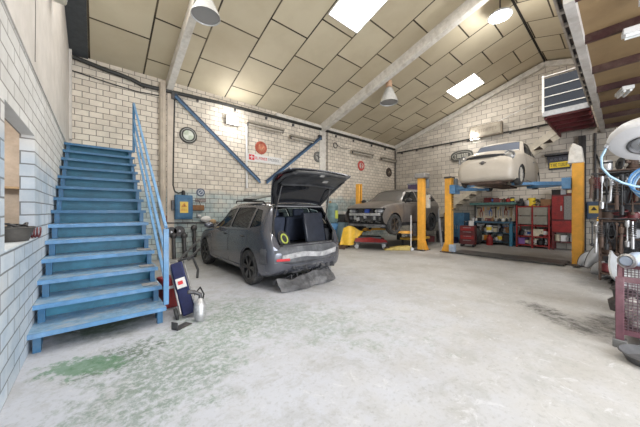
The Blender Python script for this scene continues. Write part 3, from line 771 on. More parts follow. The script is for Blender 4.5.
# mirrors, roof aerial
for s in (1, -1):
    mb = MB(); mb.sphere((1.86, s * .985, 1.06), (.07, .115, .075)); mb.bar((1.88, s * .86, 1.0), (1.86, s * .95, 1.04), .04, .04); o = mb.build('door_mirror', paint1, hatch)
mb = MB(); mb.tube([(-.1, .56, 1.535), (-.06, .58, 1.575), (1.2, .57, 1.62), (1.28, .55, 1.58)], .016, 8); mb.build('roof_rail', black, hatch)
mb = MB(); mb.tube([(-.1, -.56, 1.535), (-.06, -.58, 1.575), (1.2, -.57, 1.62), (1.28, -.55, 1.58)], .016, 8); mb.build('roof_rail', black, hatch)
mb = MB(); mb.sheet([[(3.02 + .3 * (1 - abs(y) / .75) * .3, y * s, z) for y in (.45, .6, .74)] for z in (.66, .76) for s in (1,)]); mb.build('headlamp', wplastic, hatch, solid=.02)
# loose plastic panel lying on the roof, window frame strip
t = thing('roof_panel', 'grey plastic panel lying on the roof of the dark hatchback', 'panel', (2.88, 5.12, 1.64), 0)
mb = MB(); mb.sheet([[(x, y, .12 * math.sin((x + .45) * 1.9) + .05 * y) for x in [-.45 + .09 * k for k in range(11)]] for y in (-.28, -.1, .1, .28)]); mb.build('shell', M('olive_grey_plastic', (.12, .13, .12), .5, 0, .25, 6, dirt=(.3, .3, .3)), t, solid=.02)
mb = MB(); mb.b2((-.46, -.26, -.03), (-.40, .26, .0)); mb.b2((.40, -.26, -.03), (.46, .26, .14)); mb.build('flange', black, t)
# bumper cover torn off, lying on the floor behind the car
t = thing('torn_bumper', 'torn dusty bumper cover lying on the floor behind the dark hatchback', 'bumper', (2.97, 3.86, 0), rad(4))
mb = MB(); rows = []
for i in range(7):
    a = i / 6
    rows.append([(x, -.02 - .13 * math.cos(x * 1.5) + .42 * a * .7 + .02 * math.sin(9 * x + 3 * a), .015 + .22 * math.sin(a * 2.6) * (.85 + .15 * math.sin(5 * x)) + .012 * math.sin(17 * x + 9 * a) + .02 * math.sin(16 * a)) for x in [-.62 + 1.36 * k / 26 for k in range(27)]])
mb.sheet(rows); mb.build('cover', M('dusty_torn_plastic', (.075, .075, .08), .6, 0, .5, 9, .4, dirt=(.36, .36, .37), damt=.5), t, solid=.012)
mb = MB()
for k in range(9): mb.tube([(-.5 + .14 * k, -.05, .06), (-.42 + .13 * k, .08, .2 + .03 * (k % 3)), (-.5 + .15 * k, .2, .16)], .014, 6)
mb.build('crumpled_rib', dust, t)
mb = MB(); mb.tube([(.55, .12, .05), (.62, .16, .3), (.5, .2, .45), (.36, .2, .42)], .03, 8); mb.build('broken_end', dust, t)
# bright ring in the boot
t = thing('hose_coil', 'yellow-green ring lying in the open boot of the hatchback', 'ring', (2.74, 4.18, .76)); t.scale = (.85, .85, .85)
t.rotation_euler = (rad(66), 0, rad(20))
mb = MB(); mb.torus((0, .13, .0), .105, .02, (0, 0, 1)); mb.build('ring', M('lime_rubber', (.55, .62, .12), .5), t)
mb = MB(); mb.lathe([(0, -.05), (.1, -.05), (.19, -.035), (.2, -.01), (.13, .0), (0, .0)], (0, .13, 0), (0, 0, 1)); mb.build('black_tyre', rubber, t)

# ------------------------------------------------------------------ dusty SUV on the two-post lift
paint2 = M('grey_brown_car_paint', (.16, .145, .135), .35, .35, .15, 3, dirt=(.30, .27, .24), damt=.55, coat=.3)
ST2 = [(-.86, .50, .70, .62, .78, .66, .84, .55, .02), (-.80, .36, .84, .64, .92, .80, 1.0, .66, .04), (-.70, .28, .90, .66, 1.08, .84, 1.26, .66, .07), (-.45, .24, .92, .68, 1.10, .86, 1.60, .66, .09),
       (.2, .22, .925, .68, 1.09, .87, 1.68, .64, .09), (.9, .22, .925, .68, 1.08, .87, 1.68, .63, .09), (1.5, .22, .925, .68, 1.06, .87, 1.60, .62, .09), (2.0, .22, .925, .68, 1.05, .87, 1.33, .66, .1),
       (2.42, .22, .925, .68, 1.03, .87, 1.13, .74, .06), (2.9, .24, .92, .66, .99, .84, 1.07, .70, .05), (3.25, .28, .88, .62, .90, .78, .98, .64, .04), (3.42, .34, .78, .58, .78, .68, .84, .54, .03), (3.48, .4, .68, .55, .7, .58, .75, .45, .02)]
suv = car('suv_car', 'dusty grey-brown SUV without front bumper, raised on the yellow two-post lift', (10.55, 6.1, .63), rad(180), ST2, paint2, dict(
    glass=glassd, arch=.42, wz=.30, w=.92, wheels=(0, 2.65), nx=70, lip=black,
    side_windows=[('w', [(1.05, 1.12), (2.05, 1.11), (1.5, 1.50), (1.05, 1.54)]), ('w', [(.06, 1.15), (.98, 1.13), (.98, 1.55), (.12, 1.54)]), ('w', [(-.52, 1.22), (-.02, 1.16), (.0, 1.52), (-.22, 1.46)])],
    ends=[('windshield', [(-.72, 1.14), (.72, 1.14), (.57, 1.57), (-.57, 1.57)], lambda f, c: 1.35 < c.x < 2.5 and f.normal.x > .15 and f.normal.z > .1, GL('dusty_glass', (.35, .35, .33), .25, .65, (.2, .19, .18)), .01),
          ('front_gap', [(-.86, .2), (.86, .2), (.86, .86), (-.86, .86)], lambda f, c: c.x > 3.06, None, 0)],
    doors=[[(1.02, .36), (2.12, .36), (2.12, 1.05), (1.02, 1.07)], [(.45, .36), (1.0, .36), (1.0, 1.07), (.04, 1.09), (.04, .8)]],
    handle=lambda p: (.28 if p[0][0] < .9 else 1.2, .97, .905), hm=paint2))
rimg = M('grey_alloy', (.10, .10, .10), .35, .7, .25, 8, dirt=(.3, .28, .26), damt=.5)
for wx in (0, 2.65):
    for s in (1, -1): wheel(suv, (wx, s * .82, .30), .355, .22, s, rimg, 5)
for s in (1, -1):
    mb = MB(); mb.sphere((2.0, s * 1.04, 1.16), (.08, .125, .085)); mb.bar((2.02, s * .9, 1.08), (2.0, s * 1.0, 1.13), .05, .05); mb.build('door_mirror', black, suv)
    mb = MB(); mb.b2((-.1 + .55, s * .90, .24), (2.2, s * .94, .36)); mb.build('sill_trim', black, suv)
mb = MB(); mb.b2((-.4, -.7, .3), (3.0, .7, .42)); mb.b2((1.9, -.75, .42), (2.4, .75, 1.0)); mb.build('floor_pan', black, suv)
for y in (-.4, .4):
    mb = MB(); mb.prism([(1.0, .5), (1.16, .5), (1.02, 1.25), (.88, 1.23)], lambda a, b, h: V(a, h, b), y - .25, y + .25); mb.build('front_seat', trim, suv, bevel=.03)
# bare front end
mb = MB(); mb.b2((3.18, -.68, .60), (3.30, .72, .69)); mb.build('crash_beam', alu, suv, bevel=.015)
mb = MB(); mb.b2((3.08, -.34, .40), (3.15, .34, .84)); mb.build('radiator', M('radiator_fins', (.13, .13, .13), .5, .5, .4, 40), suv)
mb = MB(); mb.b2((3.0, -.84, .30), (3.05, .84, .86)); mb.b2((3.02, -.84, .84), (3.22, .84, .885)); mb.build('front_panel', black, suv)
for s in (1, -1):
    mb = MB(); mb.sphere((3.12, s * .60, .76), (.15, .19, .10)); o = mb.build('headlamp', M('lamp_clear', (.35, .36, .38), .15, .2), suv)
    mb = MB(); mb.cyl((3.24, s * .58, .76), (3.29, s * .58, .76), .055, 16); mb.build('lens', alu, o)
    mb = MB(); mb.b2((3.0, s * .45 - .05, .45), (3.22, s * .45 + .05, .68)); mb.build('crash_can', alu, suv)
for k in range(14):
    y = -.75 + .11 * k
    mb = MB()
    if k % 3 == 0: mb.tube([(3.15, y, .82), (3.26, y + .05, .74), (3.2, y + .12, .5), (3.25, y + .05, .38)], .014, 6); mb.build('hose', black, suv)
    elif k % 3 == 1: mb.box((3.2, y, .48 + .03 * (k % 4)), (.1, .11, .13), (.2, .3, .1 * k)); mb.build('bracket', [alu, dust, dsteel, steel][k % 4], suv, bevel=.008)
    else: mb.tube([(3.2, y, .35), (3.28, y + .1, .41), (3.2, y + .22, .36)], .018, 6); mb.build('loom', dsteel, suv)
mb = MB(); mb.b2((3.12, .05, .70), (3.27, .22, .84)); mb.build('relay_box', M('blue_plastic', (.03, .08, .4), .5), suv, bevel=.01)
mb = MB(); mb.b2((2.9, -.8, .22), (3.26, .8, .30)); mb.build('undertray', dust, suv)

# ------------------------------------------------------------------ cream classic car up on the second lift
paint3 = M('cream_primer', (.47, .42, .355), .48, 0, .08, 3, dirt=(.40, .34, .27), damt=.4, coat=.2)
roof3 = M('white_roof_paint', (.75, .72, .68), .3, 0, .05, 3, coat=.4)
ST3 = [(-.60, .35, .42, .5, .62, .38, .70, .28, .03), (-.52, .26, .58, .55, .75, .5, .86, .38, .05), (-.2, .2, .66, .55, .86, .60, 1.10, .48, .08), (.15, .18, .69, .55, .92, .635, 1.32, .52, .10),
       (.55, .18, .69, .55, .93, .64, 1.42, .53, .09), (.95, .18, .69, .55, .93, .64, 1.43, .53, .09), (1.22, .18, .69, .55, .93, .64, 1.40, .53, .09), (1.42, .18, .69, .55, .93, .64, 1.24, .54, .09),
       (1.62, .18, .69, .55, .92, .63, 1.03, .56, .06), (2.0, .18, .685, .55, .88, .62, 1.0, .48, .07), (2.3, .2, .66, .53, .82, .58, .94, .43, .07), (2.48, .20, .64, .5, .76, .54, .87, .42, .06), (2.585, .23, .59, .48, .66, .49, .77, .38, .05), (2.63, .28, .50, .48, .58, .42, .66, .34, .03)]
class_car = car('classic_car', 'small cream classic car with round headlights high on the blue-armed lift', (10.5, 2.46, 1.98), rad(180), ST3, paint3, dict(
    glass=GL('pale_glass', (.5, .55, .62), .06, .55), arch=.30, wz=.32, w=.675, wheels=(.02, 1.98), nx=64,
    side_windows=[('w', [(.62, .98), (1.48, .97), (1.2, 1.30), (.62, 1.33)]), ('w', [(.1, 1.0), (.54, .98), (.54, 1.33), (.2, 1.24)])],
    ends=[('windshield', [(-.53, 1.06), (.53, 1.06), (.48, 1.345), (-.48, 1.345)], lambda f, c: 1.15 < c.x < 1.75 and f.normal.x > .15, GL('screen_glass', (.55, .60, .72), .05, .6, (.22, .25, .32)), .008)],
    doors=[[(.58, .25), (1.55, .25), (1.55, .92), (.58, .93)]],
    handle=lambda p: (.70, .80, .675), hm=steel))
class_car.scale = (1.02, 1.06, 1.05)
cream_rim = M('cream_rim', (.6, .57, .52), .45, .1, .1)
for wx in (.02, 1.98):
    for s in (1, -1): wheel(class_car, (wx, s * .60, .36), .265, .14, s, cream_rim, 8)
for s in (1, -1):
    c_, a_ = (2.47, s * .515, .80), (1, s * .15, .05)
    mb = MB(); mb.lathe([(.11, -.02), (.112, -.06), (.10, -.18)], c_, a_, 24); o = mb.build('headlamp', paint3, class_car)
    mb = MB(); mb.lathe([(0, .035), (.05, .03), (.085, .01), (.092, -.01)], c_, a_, 24); mb.build('lens', M('old_lens', (.30, .29, .27), .12, .3, .3, 20), o)
    mb = MB(); mb.torus(c_, .106, .020, a_); mb.build('chrome_ring', M('dull_chrome', (.22, .22, .23), .3, .8), o)
    mb = MB(); mb.sphere((2.40, s * .56, .60), (.05, .03, .03)); mb.build('indicator', M('amber_lens', (.6, .3, .08), .3), class_car)
# hood lid standing ajar along its front edge
def hx(y, k=0): return 2.585 + k - .62 * y * y
mb = MB(); mb.sheet([[(hx(y, .01), y, z - .10 * y * y) for y in [-.44 + .88 * k / 14 for k in range(15)]] for z in (.795, .86)]); mb.build('hood_gap', black, class_car, solid=.03)
mb = MB(); mb.sheet([[(hx(y, .03), y, .865 - .10 * y * y) for y in [-.45 + .9 * k / 14 for k in range(15)]], [(hx(y, .02), y, .895 - .10 * y * y) for y in [-.45 + .9 * k / 14 for k in range(15)]], [(hx(y, -.25), y, .985 - .14 * y * y) for y in [-.45 + .9 * k / 14 for k in range(15)]], [(1.75, y, 1.045 - .12 * y * y) for y in [-.45 + .9 * k / 14 for k in range(15)]]]); mb.build('hood_lid', paint3, class_car, solid=.012)
mb = MB(); mb.lathe([(0, .012), (.038, .01), (.05, 0)], (2.635, 0, .66), (1, 0, .25)); o = mb.build('nose_badge', dsteel, class_car)
for s in (1, -1):
    mb = MB(); mb.bar((2.632, s * .05, .66), (2.60, s * .15, .645), .012, .025); mb.build('trim_strip', dsteel, o)
    mb = MB(); mb.bar((2.612, s * .16, .643), (2.51, s * .42, .60), .010, .014); mb.build('nose_trim', steel, class_car)
mb = MB(); mb.tube([(1.60, -.53, 1.06), (1.66, 0, 1.075), (1.60, .53, 1.06)], .012, 6); mb.build('screen_seal', roof3, class_car)
mb = MB(); mb.box((2.2, 0, .17), (.6, .7, .08)); mb.tube([(2.3, -.55, .2), (2.35, 0, .16), (2.3, .55, .2)], .03, 8); mb.box((1.0, 0, .16), (1.6, .4, .06)); mb.tube([(1.98, -.6, .26), (1.98, .6, .26)], .025, 8); mb.build('underside', rust, class_car)
mb = MB(); mb.prism([(.9, .4), (1.02, .4), (.9, 1.0), (.8, .98)], lambda a, b, h: V(a, h, b), .1, .5); mb.prism([(.9, .4), (1.02, .4), (.9, 1.0), (.8, .98)], lambda a, b, h: V(a, h, b), -.5, -.1); mb.build('front_seat', trim, class_car, bevel=.03)
# ------------------------------------------------------------------ two-post lifts
def lift_post(t, x, y, h, ry, base=True, cap=None, plate=(.42, .5)):
    """U-shaped column; ry = yaw of the open side"""
    r = Euler((0, 0, ry)).to_matrix()
    def w(a, b, c): return r @ V(a, b, c) + V(x, y, 0)
    mb = MB()
    for a, b, sa, sb in ((-.10, 0, .03, .18), (0, .09, .20, .03), (0, -.09, .20, .03), (.09, .065, .03, .06), (.09, -.065, .03, .06)):
        mb.box(w(a, b, h / 2 + .02), (sa, sb, h), r)
    p = P(mb, 'post', yellow, t, bevel=.008)
    mb = MB(); mb.box(w(0, 0, .012), (plate[0], plate[1], .024), r); P(mb, 'base_plate', dsteel, t)
    for sa in (-1, 1):
        for sb in (-1, 1):
            mb = MB(); q = w(sa * plate[0] * .42, sb * plate[1] * .42, .024); mb.cyl(q, q + V(0, 0, .035), .018, 8); P(mb, 'anchor_bolt', steel, t)
    for sb in (-1, 1):
        mb = MB(); mb.prism([(.0, .02), (.0, .34), (-.12, .02)], lambda a, b, hh: w(-.115 + a, hh, b), sb * .08 - .008, sb * .085 + .008); P(mb, 'gusset', yellow, t)
    mb = MB(); mb.tube([w(.03, 0, .05), w(.03, 0, h - .02)], .025, 10); P(mb, 'screw_shaft', steel, t)
    return w
def lift_arm(t, p, q, z, mat, pad=True):
    p, q = V(p[0], p[1], z), V(q[0], q[1], z); d = q - p
    mb = MB(); mb.bar(p, p + d * .62, .13, .10); P(mb, 'arm', mat, t, bevel=.006)
    mb = MB(); mb.bar(p + d * .3, q, .09, .07); P(mb, 'arm_extension', mat, t, bevel=.006)
    mb = MB(); mb.lathe([(0, .0), (.05, 0), (.05, .05), (.075, .055), (.075, .085), (0, .085)], q + V(0, 0, .03)); P(mb, 'lift_pad', rubber, t)
LA = thing('two_post_lift', 'yellow two-post lift holding up the grey-brown SUV, grey motor cover on one post', 'car lift', (8.8, 6.1, 0))
lift_post(LA, 8.86, 4.74, 2.56, rad(90)); lift_post(LA, 8.72, 7.55, 2.56, rad(-90))
mb = MB(); mb.b2((8.68, 4.52, 2.56), (9.06, 4.92, 2.74)); P(mb, 'motor_cover', M('grey_cover', (.27, .26, .25), .5, .1, .2, 8, dirt=(.4, .38, .35)), LA, bevel=.03)
mb = MB(); mb.b2((8.98, 4.56, 2.22), (9.1, 4.84, 2.56)); P(mb, 'motor', M('grey_blue_paint', (.2, .24, .28), .5, .2), LA, bevel=.02)
mb = MB(); mb.b2((8.98, 4.52, 1.50), (9.10, 4.64, 1.98)); o = P(mb, 'control_box', M('pale_grey_paint', (.5, .5, .46), .5), LA, bevel=.01)
mb = MB(); mb.cyl((9.0, 4.51, 1.84), (9.0, 4.49, 1.84), .025, 12); P(mb, 'switch', red, LA)
for (p, q) in (((8.86, 4.98), (8.35, 5.6)), ((8.86, 4.98), (10.2, 5.6)), ((8.72, 7.28), (8.35, 6.65)), ((8.72, 7.28), (10.2, 6.6))): lift_arm(LA, p, q, .62, yellow)
for y, x in ((4.93, 8.86), (7.34, 8.72)):
    mb = MB(); mb.b2((x - .16, y - .07, .5), (x + .16, y + .07, .95)); P(mb, 'carriage', dsteel, LA)

LB = thing('two_post_lift', 'tall yellow two-post lift with blue arms carrying the cream classic car', 'car lift', (9.25, 2.3, 0))
lift_post(LB, 9.12, 3.88, 2.5, rad(-90)); lift_post(LB, 9.42, .78, 2.62, rad(90))
mb = MB(); mb.b2((9.0, 3.78, 2.50), (9.34, 4.0, 2.56)); P(mb, 'top_plate', dsteel, LB)
mb = MB(); mb.b2((9.26, 3.7, 2.16), (9.40, 3.9, 2.5)); P(mb, 'motor', M('grey_blue_paint', (.2, .24, .28), .5, .2), LB, bevel=.02)
mb = MB(); mb.prism([(.66, 2.62), (.96, 2.62), (.93, 3.0), (.86, 3.14), (.70, 3.02)], lambda a, b, h: V(h, a, b), 9.28, 9.55); P(mb, 'motor_cover', beamw, LB, bevel=.02)
mb = MB(); mb.b2((8.9, .72, .03), (9.22, .84, .05)); mb.b2((8.86, .98, .024), (9.7, 3.7, .05)); P(mb, 'floor_plate', M('dark_floor_plate', (.10, .10, .10), .45, .5, .3, 6, dirt=(.3, .28, .25)), LB)
mb = MB(); mb.b2((8.90, 3.62, .05), (9.04, 3.80, .28)); P(mb, 'blue_foot', M('pale_blue_paint', (.35, .42, .52), .5), LB, bevel=.01)
ARMZ = 2.12
for (p, q) in (((9.12, 3.66), (8.15, 2.8)), ((9.12, 3.66), (10.1, 3.0)), ((9.42, 1.0), (8.45, 1.95)), ((9.42, 1.0), (10.2, 1.95))): lift_arm(LB, p, q, ARMZ, lblue)
for y, x in ((3.70, 9.12), (.98, 9.42)):
    mb = MB(); mb.b2((x - .2, y - .09, ARMZ - .15), (x + .2, y + .09, ARMZ + .14)); P(mb, 'carriage', lblue, LB, bevel=.01)
# lettering down the post
mb = MB()
for i in range(7): letters(mb, lambda a, b, h: V(9.12 + a, 3.755 - h, b), -.045, .045, 1.92 - i * .085, 1.975 - i * .085, 1, 40 + i)
P(mb, 'lettering', dsteel, LB)

# ------------------------------------------------------------------ around the SUV
t = thing('lift_trolley', 'low red trolley with castor wheels under the nose of the grey-brown SUV', 'trolley', (8.0, 6.35, 0), rad(-52))
mb = MB(); mb.b2((-.60, -.42, .20), (.60, .42, .26)); mb.build('deck', dsteel, t)
mb = MB(); mb.sheet([[(-.55, -.34, .38), (0, -.34, .42), (.58, -.34, .32)], [(-.58, -.42, .24), (0, -.44, .25), (.62, -.42, .24)]]); mb.b2((-.52, -.36, .26), (.52, .36, .36)); mb.build('red_body', red, t, bevel=.02)
mb = MB(); mb.b2((-.45, -.30, .36), (.4, .3, .44)); mb.build('engine_subframe', dsteel, t, bevel=.02)
for a, b in ((-.5, -.36), (.5, -.36), (-.5, .36), (.5, .36)):
    mb = MB(); mb.b2((a - .03, b - .03, .12), (a + .03, b + .03, .2)); o = mb.build('castor', steel, t)
    mb = MB(); mb.cyl((a - .0, b - .025, .075), (a, b + .025, .075), .075, 18); mb.build('castor_wheel', M('grey_wheel', (.42, .43, .44), .5), o)
t = thing('plastic_sheet', 'crumpled yellow plastic panel leaning on the left front of the raised SUV', 'panel', (7.22, 6.72, .12), rad(-45))
mb = MB(); rows = []
for i in range(9):
    a = i / 8
    rows.append([(-.22 - .15 * (1 - a) + (.5 + .25 * a) * k / 10, .06 * math.sin(3 * a + k * .7) + .12 * a, .62 * a + .10 * math.sin(k * .5) * a) for k in range(11)])
mb.sheet(rows); mb.build('panel', M('crumpled_yellow', (.85, .52, .05), .5, 0, .15, 6), t, solid=.02)
t = thing('floor_jack', 'yellow flat floor jack lying in front of the lift post beside the SUV', 'jack', (8.25, 5.25, 0), rad(-42))
mb = MB(); mb.prism([(-.55, .0), (-.50, .06), (-.1, .13), (.35, .16), (.45, .1), (.45, .0)], lambda a, b, h: V(a, h, b), -.14, .14); mb.build('body', M('dirty_yellow', (.55, .42, .12), .55, 0, .3, 6, dirt=(.3, .25, .15)), t, bevel=.015)
mb = MB(); mb.lathe([(0, .05), (.08, .05), (.09, .03), (.06, 0)], (-.44, 0, .06)); mb.build('saddle', dsteel, t)
mb = MB(); mb.cyl((.40, -.18, .06), (.40, .18, .06), .06, 16); mb.build('wheel', steel, t)
t = thing('transmission_stand', 'yellow low stand with black legs under the middle of the SUV', 'stand', (9.7, 5.45, 0))
mb = MB(); mb.b2((-.65, -.28, .28), (.65, .28, .36)); mb.build('top', M('dirty_yellow_orange', (.62, .38, .06), .55, 0, .3, 6, dirt=(.3, .25, .15)), t, bevel=.01)
for a in (-.55, .55):
    for b in (-.22, .22):
        mb = MB(); mb.b2((a - .03, b - .03, 0), (a + .03, b + .03, .28)); mb.build('leg', dsteel, t)
t = thing('prop_stand', 'thin pale vertical prop standing just left of the front lift post', 'prop', (8.6, 5.0, 0))
mb = MB(); mb.cyl((0, 0, 0), (0, 0, 1.24), .022, 10); mb.build('pole', white, t)
mb = MB(); mb.cyl((0, 0, 0), (0, 0, .02), .1, 18); mb.build('foot', dsteel, t)
t = thing('strut_spring', 'pale steel suspension tube hanging beside the rear wheel of the SUV', 'strut', (10.4, 4.72, 0))
mb = MB(); mb.cyl((0, 0, 0), (0, .1, 1.1), .05, 12); mb.build('tube', gplastic, t)
mb = MB(); mb.cyl((0, .1, 1.1), (0, .12, 1.5), .02, 10); mb.build('rod', steel, t)
# row of odd parts on the floor under and behind the SUV
pts = [('oil_can', black), ('gear_housing', alu), ('tyre', rubber), ('parts_box', dred), ('drum', dsteel), ('parts_box', navy), ('gear_housing', dsteel), ('tyre', rubber), ('oil_can', red)]
for i, (k, m) in enumerate(pts):
    x, y = 11.3 + .12 * i, 7.2 - .45 * i
    t = thing(k, '%s, %s from the back in the clutter row behind the SUV' % ({'oil_can': 'metal oil can', 'gear_housing': 'lumpy gearbox housing', 'tyre': 'worn black tyre', 'parts_box': 'open parts box', 'drum': 'small steel drum'}[k], ORD[i]), k.replace('_', ' '), (x, y, 0), .3 * i, 'clutter behind the raised SUV')
    mb = MB()
    if k == 'oil_can': mb.lathe([(0, 0), (.12, 0), (.12, .28), (.05, .36), (.04, .42), (0, .42)])
    elif k == 'gear_housing': mb.lathe([(0, 0), (.2, 0), (.22, .12), (.14, .25), (.12, .42), (.06, .5), (0, .5)], n=10)
    elif k == 'tyre': mb.lathe([(.2, -.1), (.3, -.11), (.33, -.06), (.34, 0), (.33, .06), (.3, .11), (.2, .1), (.2, -.1)], (0, 0, .34), (1, .15, 0))
    elif k == 'parts_box': mb.b2((-.2, -.15, 0), (.2, .15, .02)); mb.b2((-.2, -.15, 0), (-.185, .15, .26)); mb.b2((.185, -.15, 0), (.2, .15, .26)); mb.b2((-.2, -.15, 0), (.2, -.135, .26)); mb.b2((-.2, .135, 0), (.2, .15, .26))
    else: mb.lathe([(0, 0), (.17, 0), (.175, .02), (.17, .04), (.17, .3), (.18, .32), (.17, .34), (.17, .5), (.16, .5), (.15, .48), (0, .48)])
    mb.build('body', m, t, bevel=.004)

# ------------------------------------------------------------------ along the long wall behind the cars
t = thing('pressure_vessel', 'tall blue-green pressure vessel on legs beside the tail of the dark hatchback', 'pressure vessel', (7.33, 7.75, 0))
mb = MB(); mb.lathe([(0, .9), (.16, .92), (.21, 1.0), (.21, 1.45), (.23, 1.5), (.23, 1.62), (.15, 1.72), (0, 1.74)]); mb.build('vessel', M('grey_teal_paint', (.16, .24, .25), .45, .1, .25, 8), t)
mb = MB(); mb.b2((-.06, -.23, 1.1), (.08, -.205, 1.42)); mb.build('gauge_tube', M('yellow_green', (.5, .55, .1), .4), t)
for k in range(3):
    a = 2 * PI * k / 3 + .5
    mb = MB(); mb.bar((.17 * math.cos(a), .17 * math.sin(a), .95), (.26 * math.cos(a), .26 * math.sin(a), 0), .03, .03); mb.build('leg', blue, t)
mb = MB(); mb.lathe([(0, .62), (.17, .62), (.24, .9), (.22, .9), (.15, .66), (0, .66)]); mb.build('drip_bowl', lblue, t)
t = thing('blue_cabinet', 'low pale blue cabinet against the long wall left of the raised SUV', 'cabinet', (8.4, 8.05, 0))
mb = MB(); mb.b2((-.38, -.3, .06), (.38, .3, .92)); mb.build('body', M('faded_blue', (.28, .42, .50), .55, 0, .2, 4, dirt=(.5, .5, .5)), t, bevel=.01)
mb = MB(); mb.b2((-.34, -.315, .12), (.34, -.3, .88)); o = mb.build('door', M('faded_blue', (.28, .42, .50), .5), t)
mb = MB(); mb.b2((.24, -.335, .45), (.28, -.315, .6)); mb.build('handle', steel, o)
mb = MB(); mb.b2((-.4, -.32, .92), (.4, .32, .96)); mb.build('top', dsteel, t)
t = thing('charger_unit', 'white and black boxed charger on top of the pale blue cabinet', 'charger', (8.4, 8.05, .96))
mb = MB(); mb.b2((-.34, -.24, 0), (.34, .22, .30)); mb.build('case', dust, t, bevel=.02)
mb = MB(); mb.b2((-.34, -.25, .30), (.34, .22, .42)); mb.build('lid', white, t, bevel=.02)
mb = MB(); mb.b2((-.25, -.255, .06), (.25, -.24, .2)); mb.build('front_plate', gplastic, t)
t = thing('plank', 'long pale wooden plank leaning on the long wall behind the hatchback', 'plank', (7.86, 8.05, 0))
mb = MB(); mb.bar((0, 0, 0), (.12, .56, 1.85), .12, .03, (1, 0, 0)); mb.build('board', wood, t)
t = thing('pallet', 'small dark wooden pallet on the floor near the yellow plastic panel', 'pallet', (7.0, 7.15, 0), .5)
for k in range(5):
    mb = MB(); mb.b2((-.4, -.4 + .18 * k, .1), (.4, -.30 + .18 * k, .12)); mb.build('slat', rust, t)
for k in (-.36, 0, .36):
    mb = MB(); mb.b2((k - .04, -.4, 0), (k + .04, .42, .1)); mb.build('bearer', rust, t)
t = thing('axle_stand', 'purple-grey axle stand between the pressure vessel and the pale blue cabinet', 'axle stand', (7.05, 7.0 + .7, 0))
t.location = (7.8, 7.5, 0)
mb = MB()
for k in range(3):
    a = 2 * PI * k / 3
    mb.bar((.16 * math.cos(a), .16 * math.sin(a), 0), (.03 * math.cos(a), .03 * math.sin(a), .34), .03, .03)
mb.build('tripod', M('violet_paint', (.2, .14, .3), .5), t)
mb = MB(); mb.cyl((0, 0, .25), (0, 0, .6), .025, 10); mb.b2((-.07, -.03, .6), (.07, .03, .63)); mb.build('post', steel, t)

def wallA(a, b, h): return V(a, Y1 - h, b)      # the long wall seen from the room, h = distance off the wall
def wallB(a, b, h): return V(X1 - h, a, b)
def disc_sign(name, label, x, z, r, ring, face, inner=None, quad=None):
    t = thing(name, label, 'sign', (x, Y1, z))
    mb = MB(); mb.lathe([(0, 0), (r, 0), (r, .025), (r * .93, .04), (r * .66, .035), (r * .62, .03), (0, .03)], (0, -.0, 0), (0, -1, 0), 36); mb.build('plate', ring, t)
    mb = MB(); mb.lathe([(r * .60, .03), (r * .60, .037), (0, .04)], (0, 0, 0), (0, -1, 0), 30); mb.build('face', face, t)
    if quad:
        for a in (0, PI):
            mb = MB(); mb.prism([(0, 0)] + [(r * .56 * math.cos(a + PI / 2 * k / 6), r * .56 * math.sin(a + PI / 2 * k / 6)) for k in range(7)], lambda p, q, h: V(p, -h, q), .038, .044); mb.build('quarter', quad, t)
    if inner:
        mb = MB(); mb.torus((0, -.038, 0), r * .80, r * .035, (0, 1, 0)); mb.build('rim_line', inner, t)
    return t
disc_sign('round_sign', 'round black-ringed sign with pale green face high above the electric box', 2.14, 3.71, .25, M('sign_black', (.045, .045, .04), .4, 0, .3), M('pale_green_face', (.52, .58, .47), .5, 0, .2, 10), M('sign_silver', (.42, .42, .40), .4, .3), M('pale_white', (.66, .69, .62), .5))
t = disc_sign('round_sign', 'round rusty red badge above the red and white lettered sign', 4.6, 3.72, .235, M('badge_red', (.42, .09, .05), .5, 0, .35, 8, dirt=(.25, .12, .08)), M('badge_red_light', (.52, .17, .09), .5, 0, .35, 10))
mb = MB(); mb.tube([(-.08, -.045, .10), (-.06, -.045, -.04), (.0, -.045, -.10), (.05, -.045, .0), (.11, -.045, .06)], .02, 8); mb.build('emblem', M('badge_orange', (.62, .30, .18), .5), t)
t = disc_sign('round_sign', 'grey ringed round badge right of the second blue brace', 7.33, 3.76, .235, M('badge_grey', (.16, .16, .15), .4, .3, .3), M('badge_silver', (.42, .42, .40), .4, .4, .2))
mb = MB(); mb.bar((-.1, -.045, .04), (.1, -.045, -.02), .02, .03); mb.bar((-.02, -.045, .12), (.02, -.045, -.12), .02, .03); mb.build('emblem', dsteel, t)
t = disc_sign('round_sign', 'round bright red badge on the long wall above the SUV', 10.2, 3.70, .25, M('badge_bright_red', (.55, .07, .06), .5, 0, .2, 8), M('badge_white', (.60, .52, .48), .5))
mb = MB(); mb.bar((0, -.045, -.14), (0, -.045, .14), .06, .02, (1, 0, 0)); mb.bar((-.07, -.045, .08), (.07, -.045, .02), .04, .02); mb.build('emblem', M('badge_bright_red', (.55, .07, .06), .5), t)
t = disc_sign('round_sign', 'dark brown round badge nearest the far corner of the long wall', 12.6, 3.60, .26, M('badge_brown', (.055, .035, .025), .4, 0, .3), M('badge_dark', (.09, .07, .06), .4))
mb = MB(); mb.tube([(-.08, -.045, -.06), (0, -.045, .06), (.08, -.045, -.06)], .014, 6); mb.build('emblem', M('badge_tan', (.5, .42, .3), .5), t)
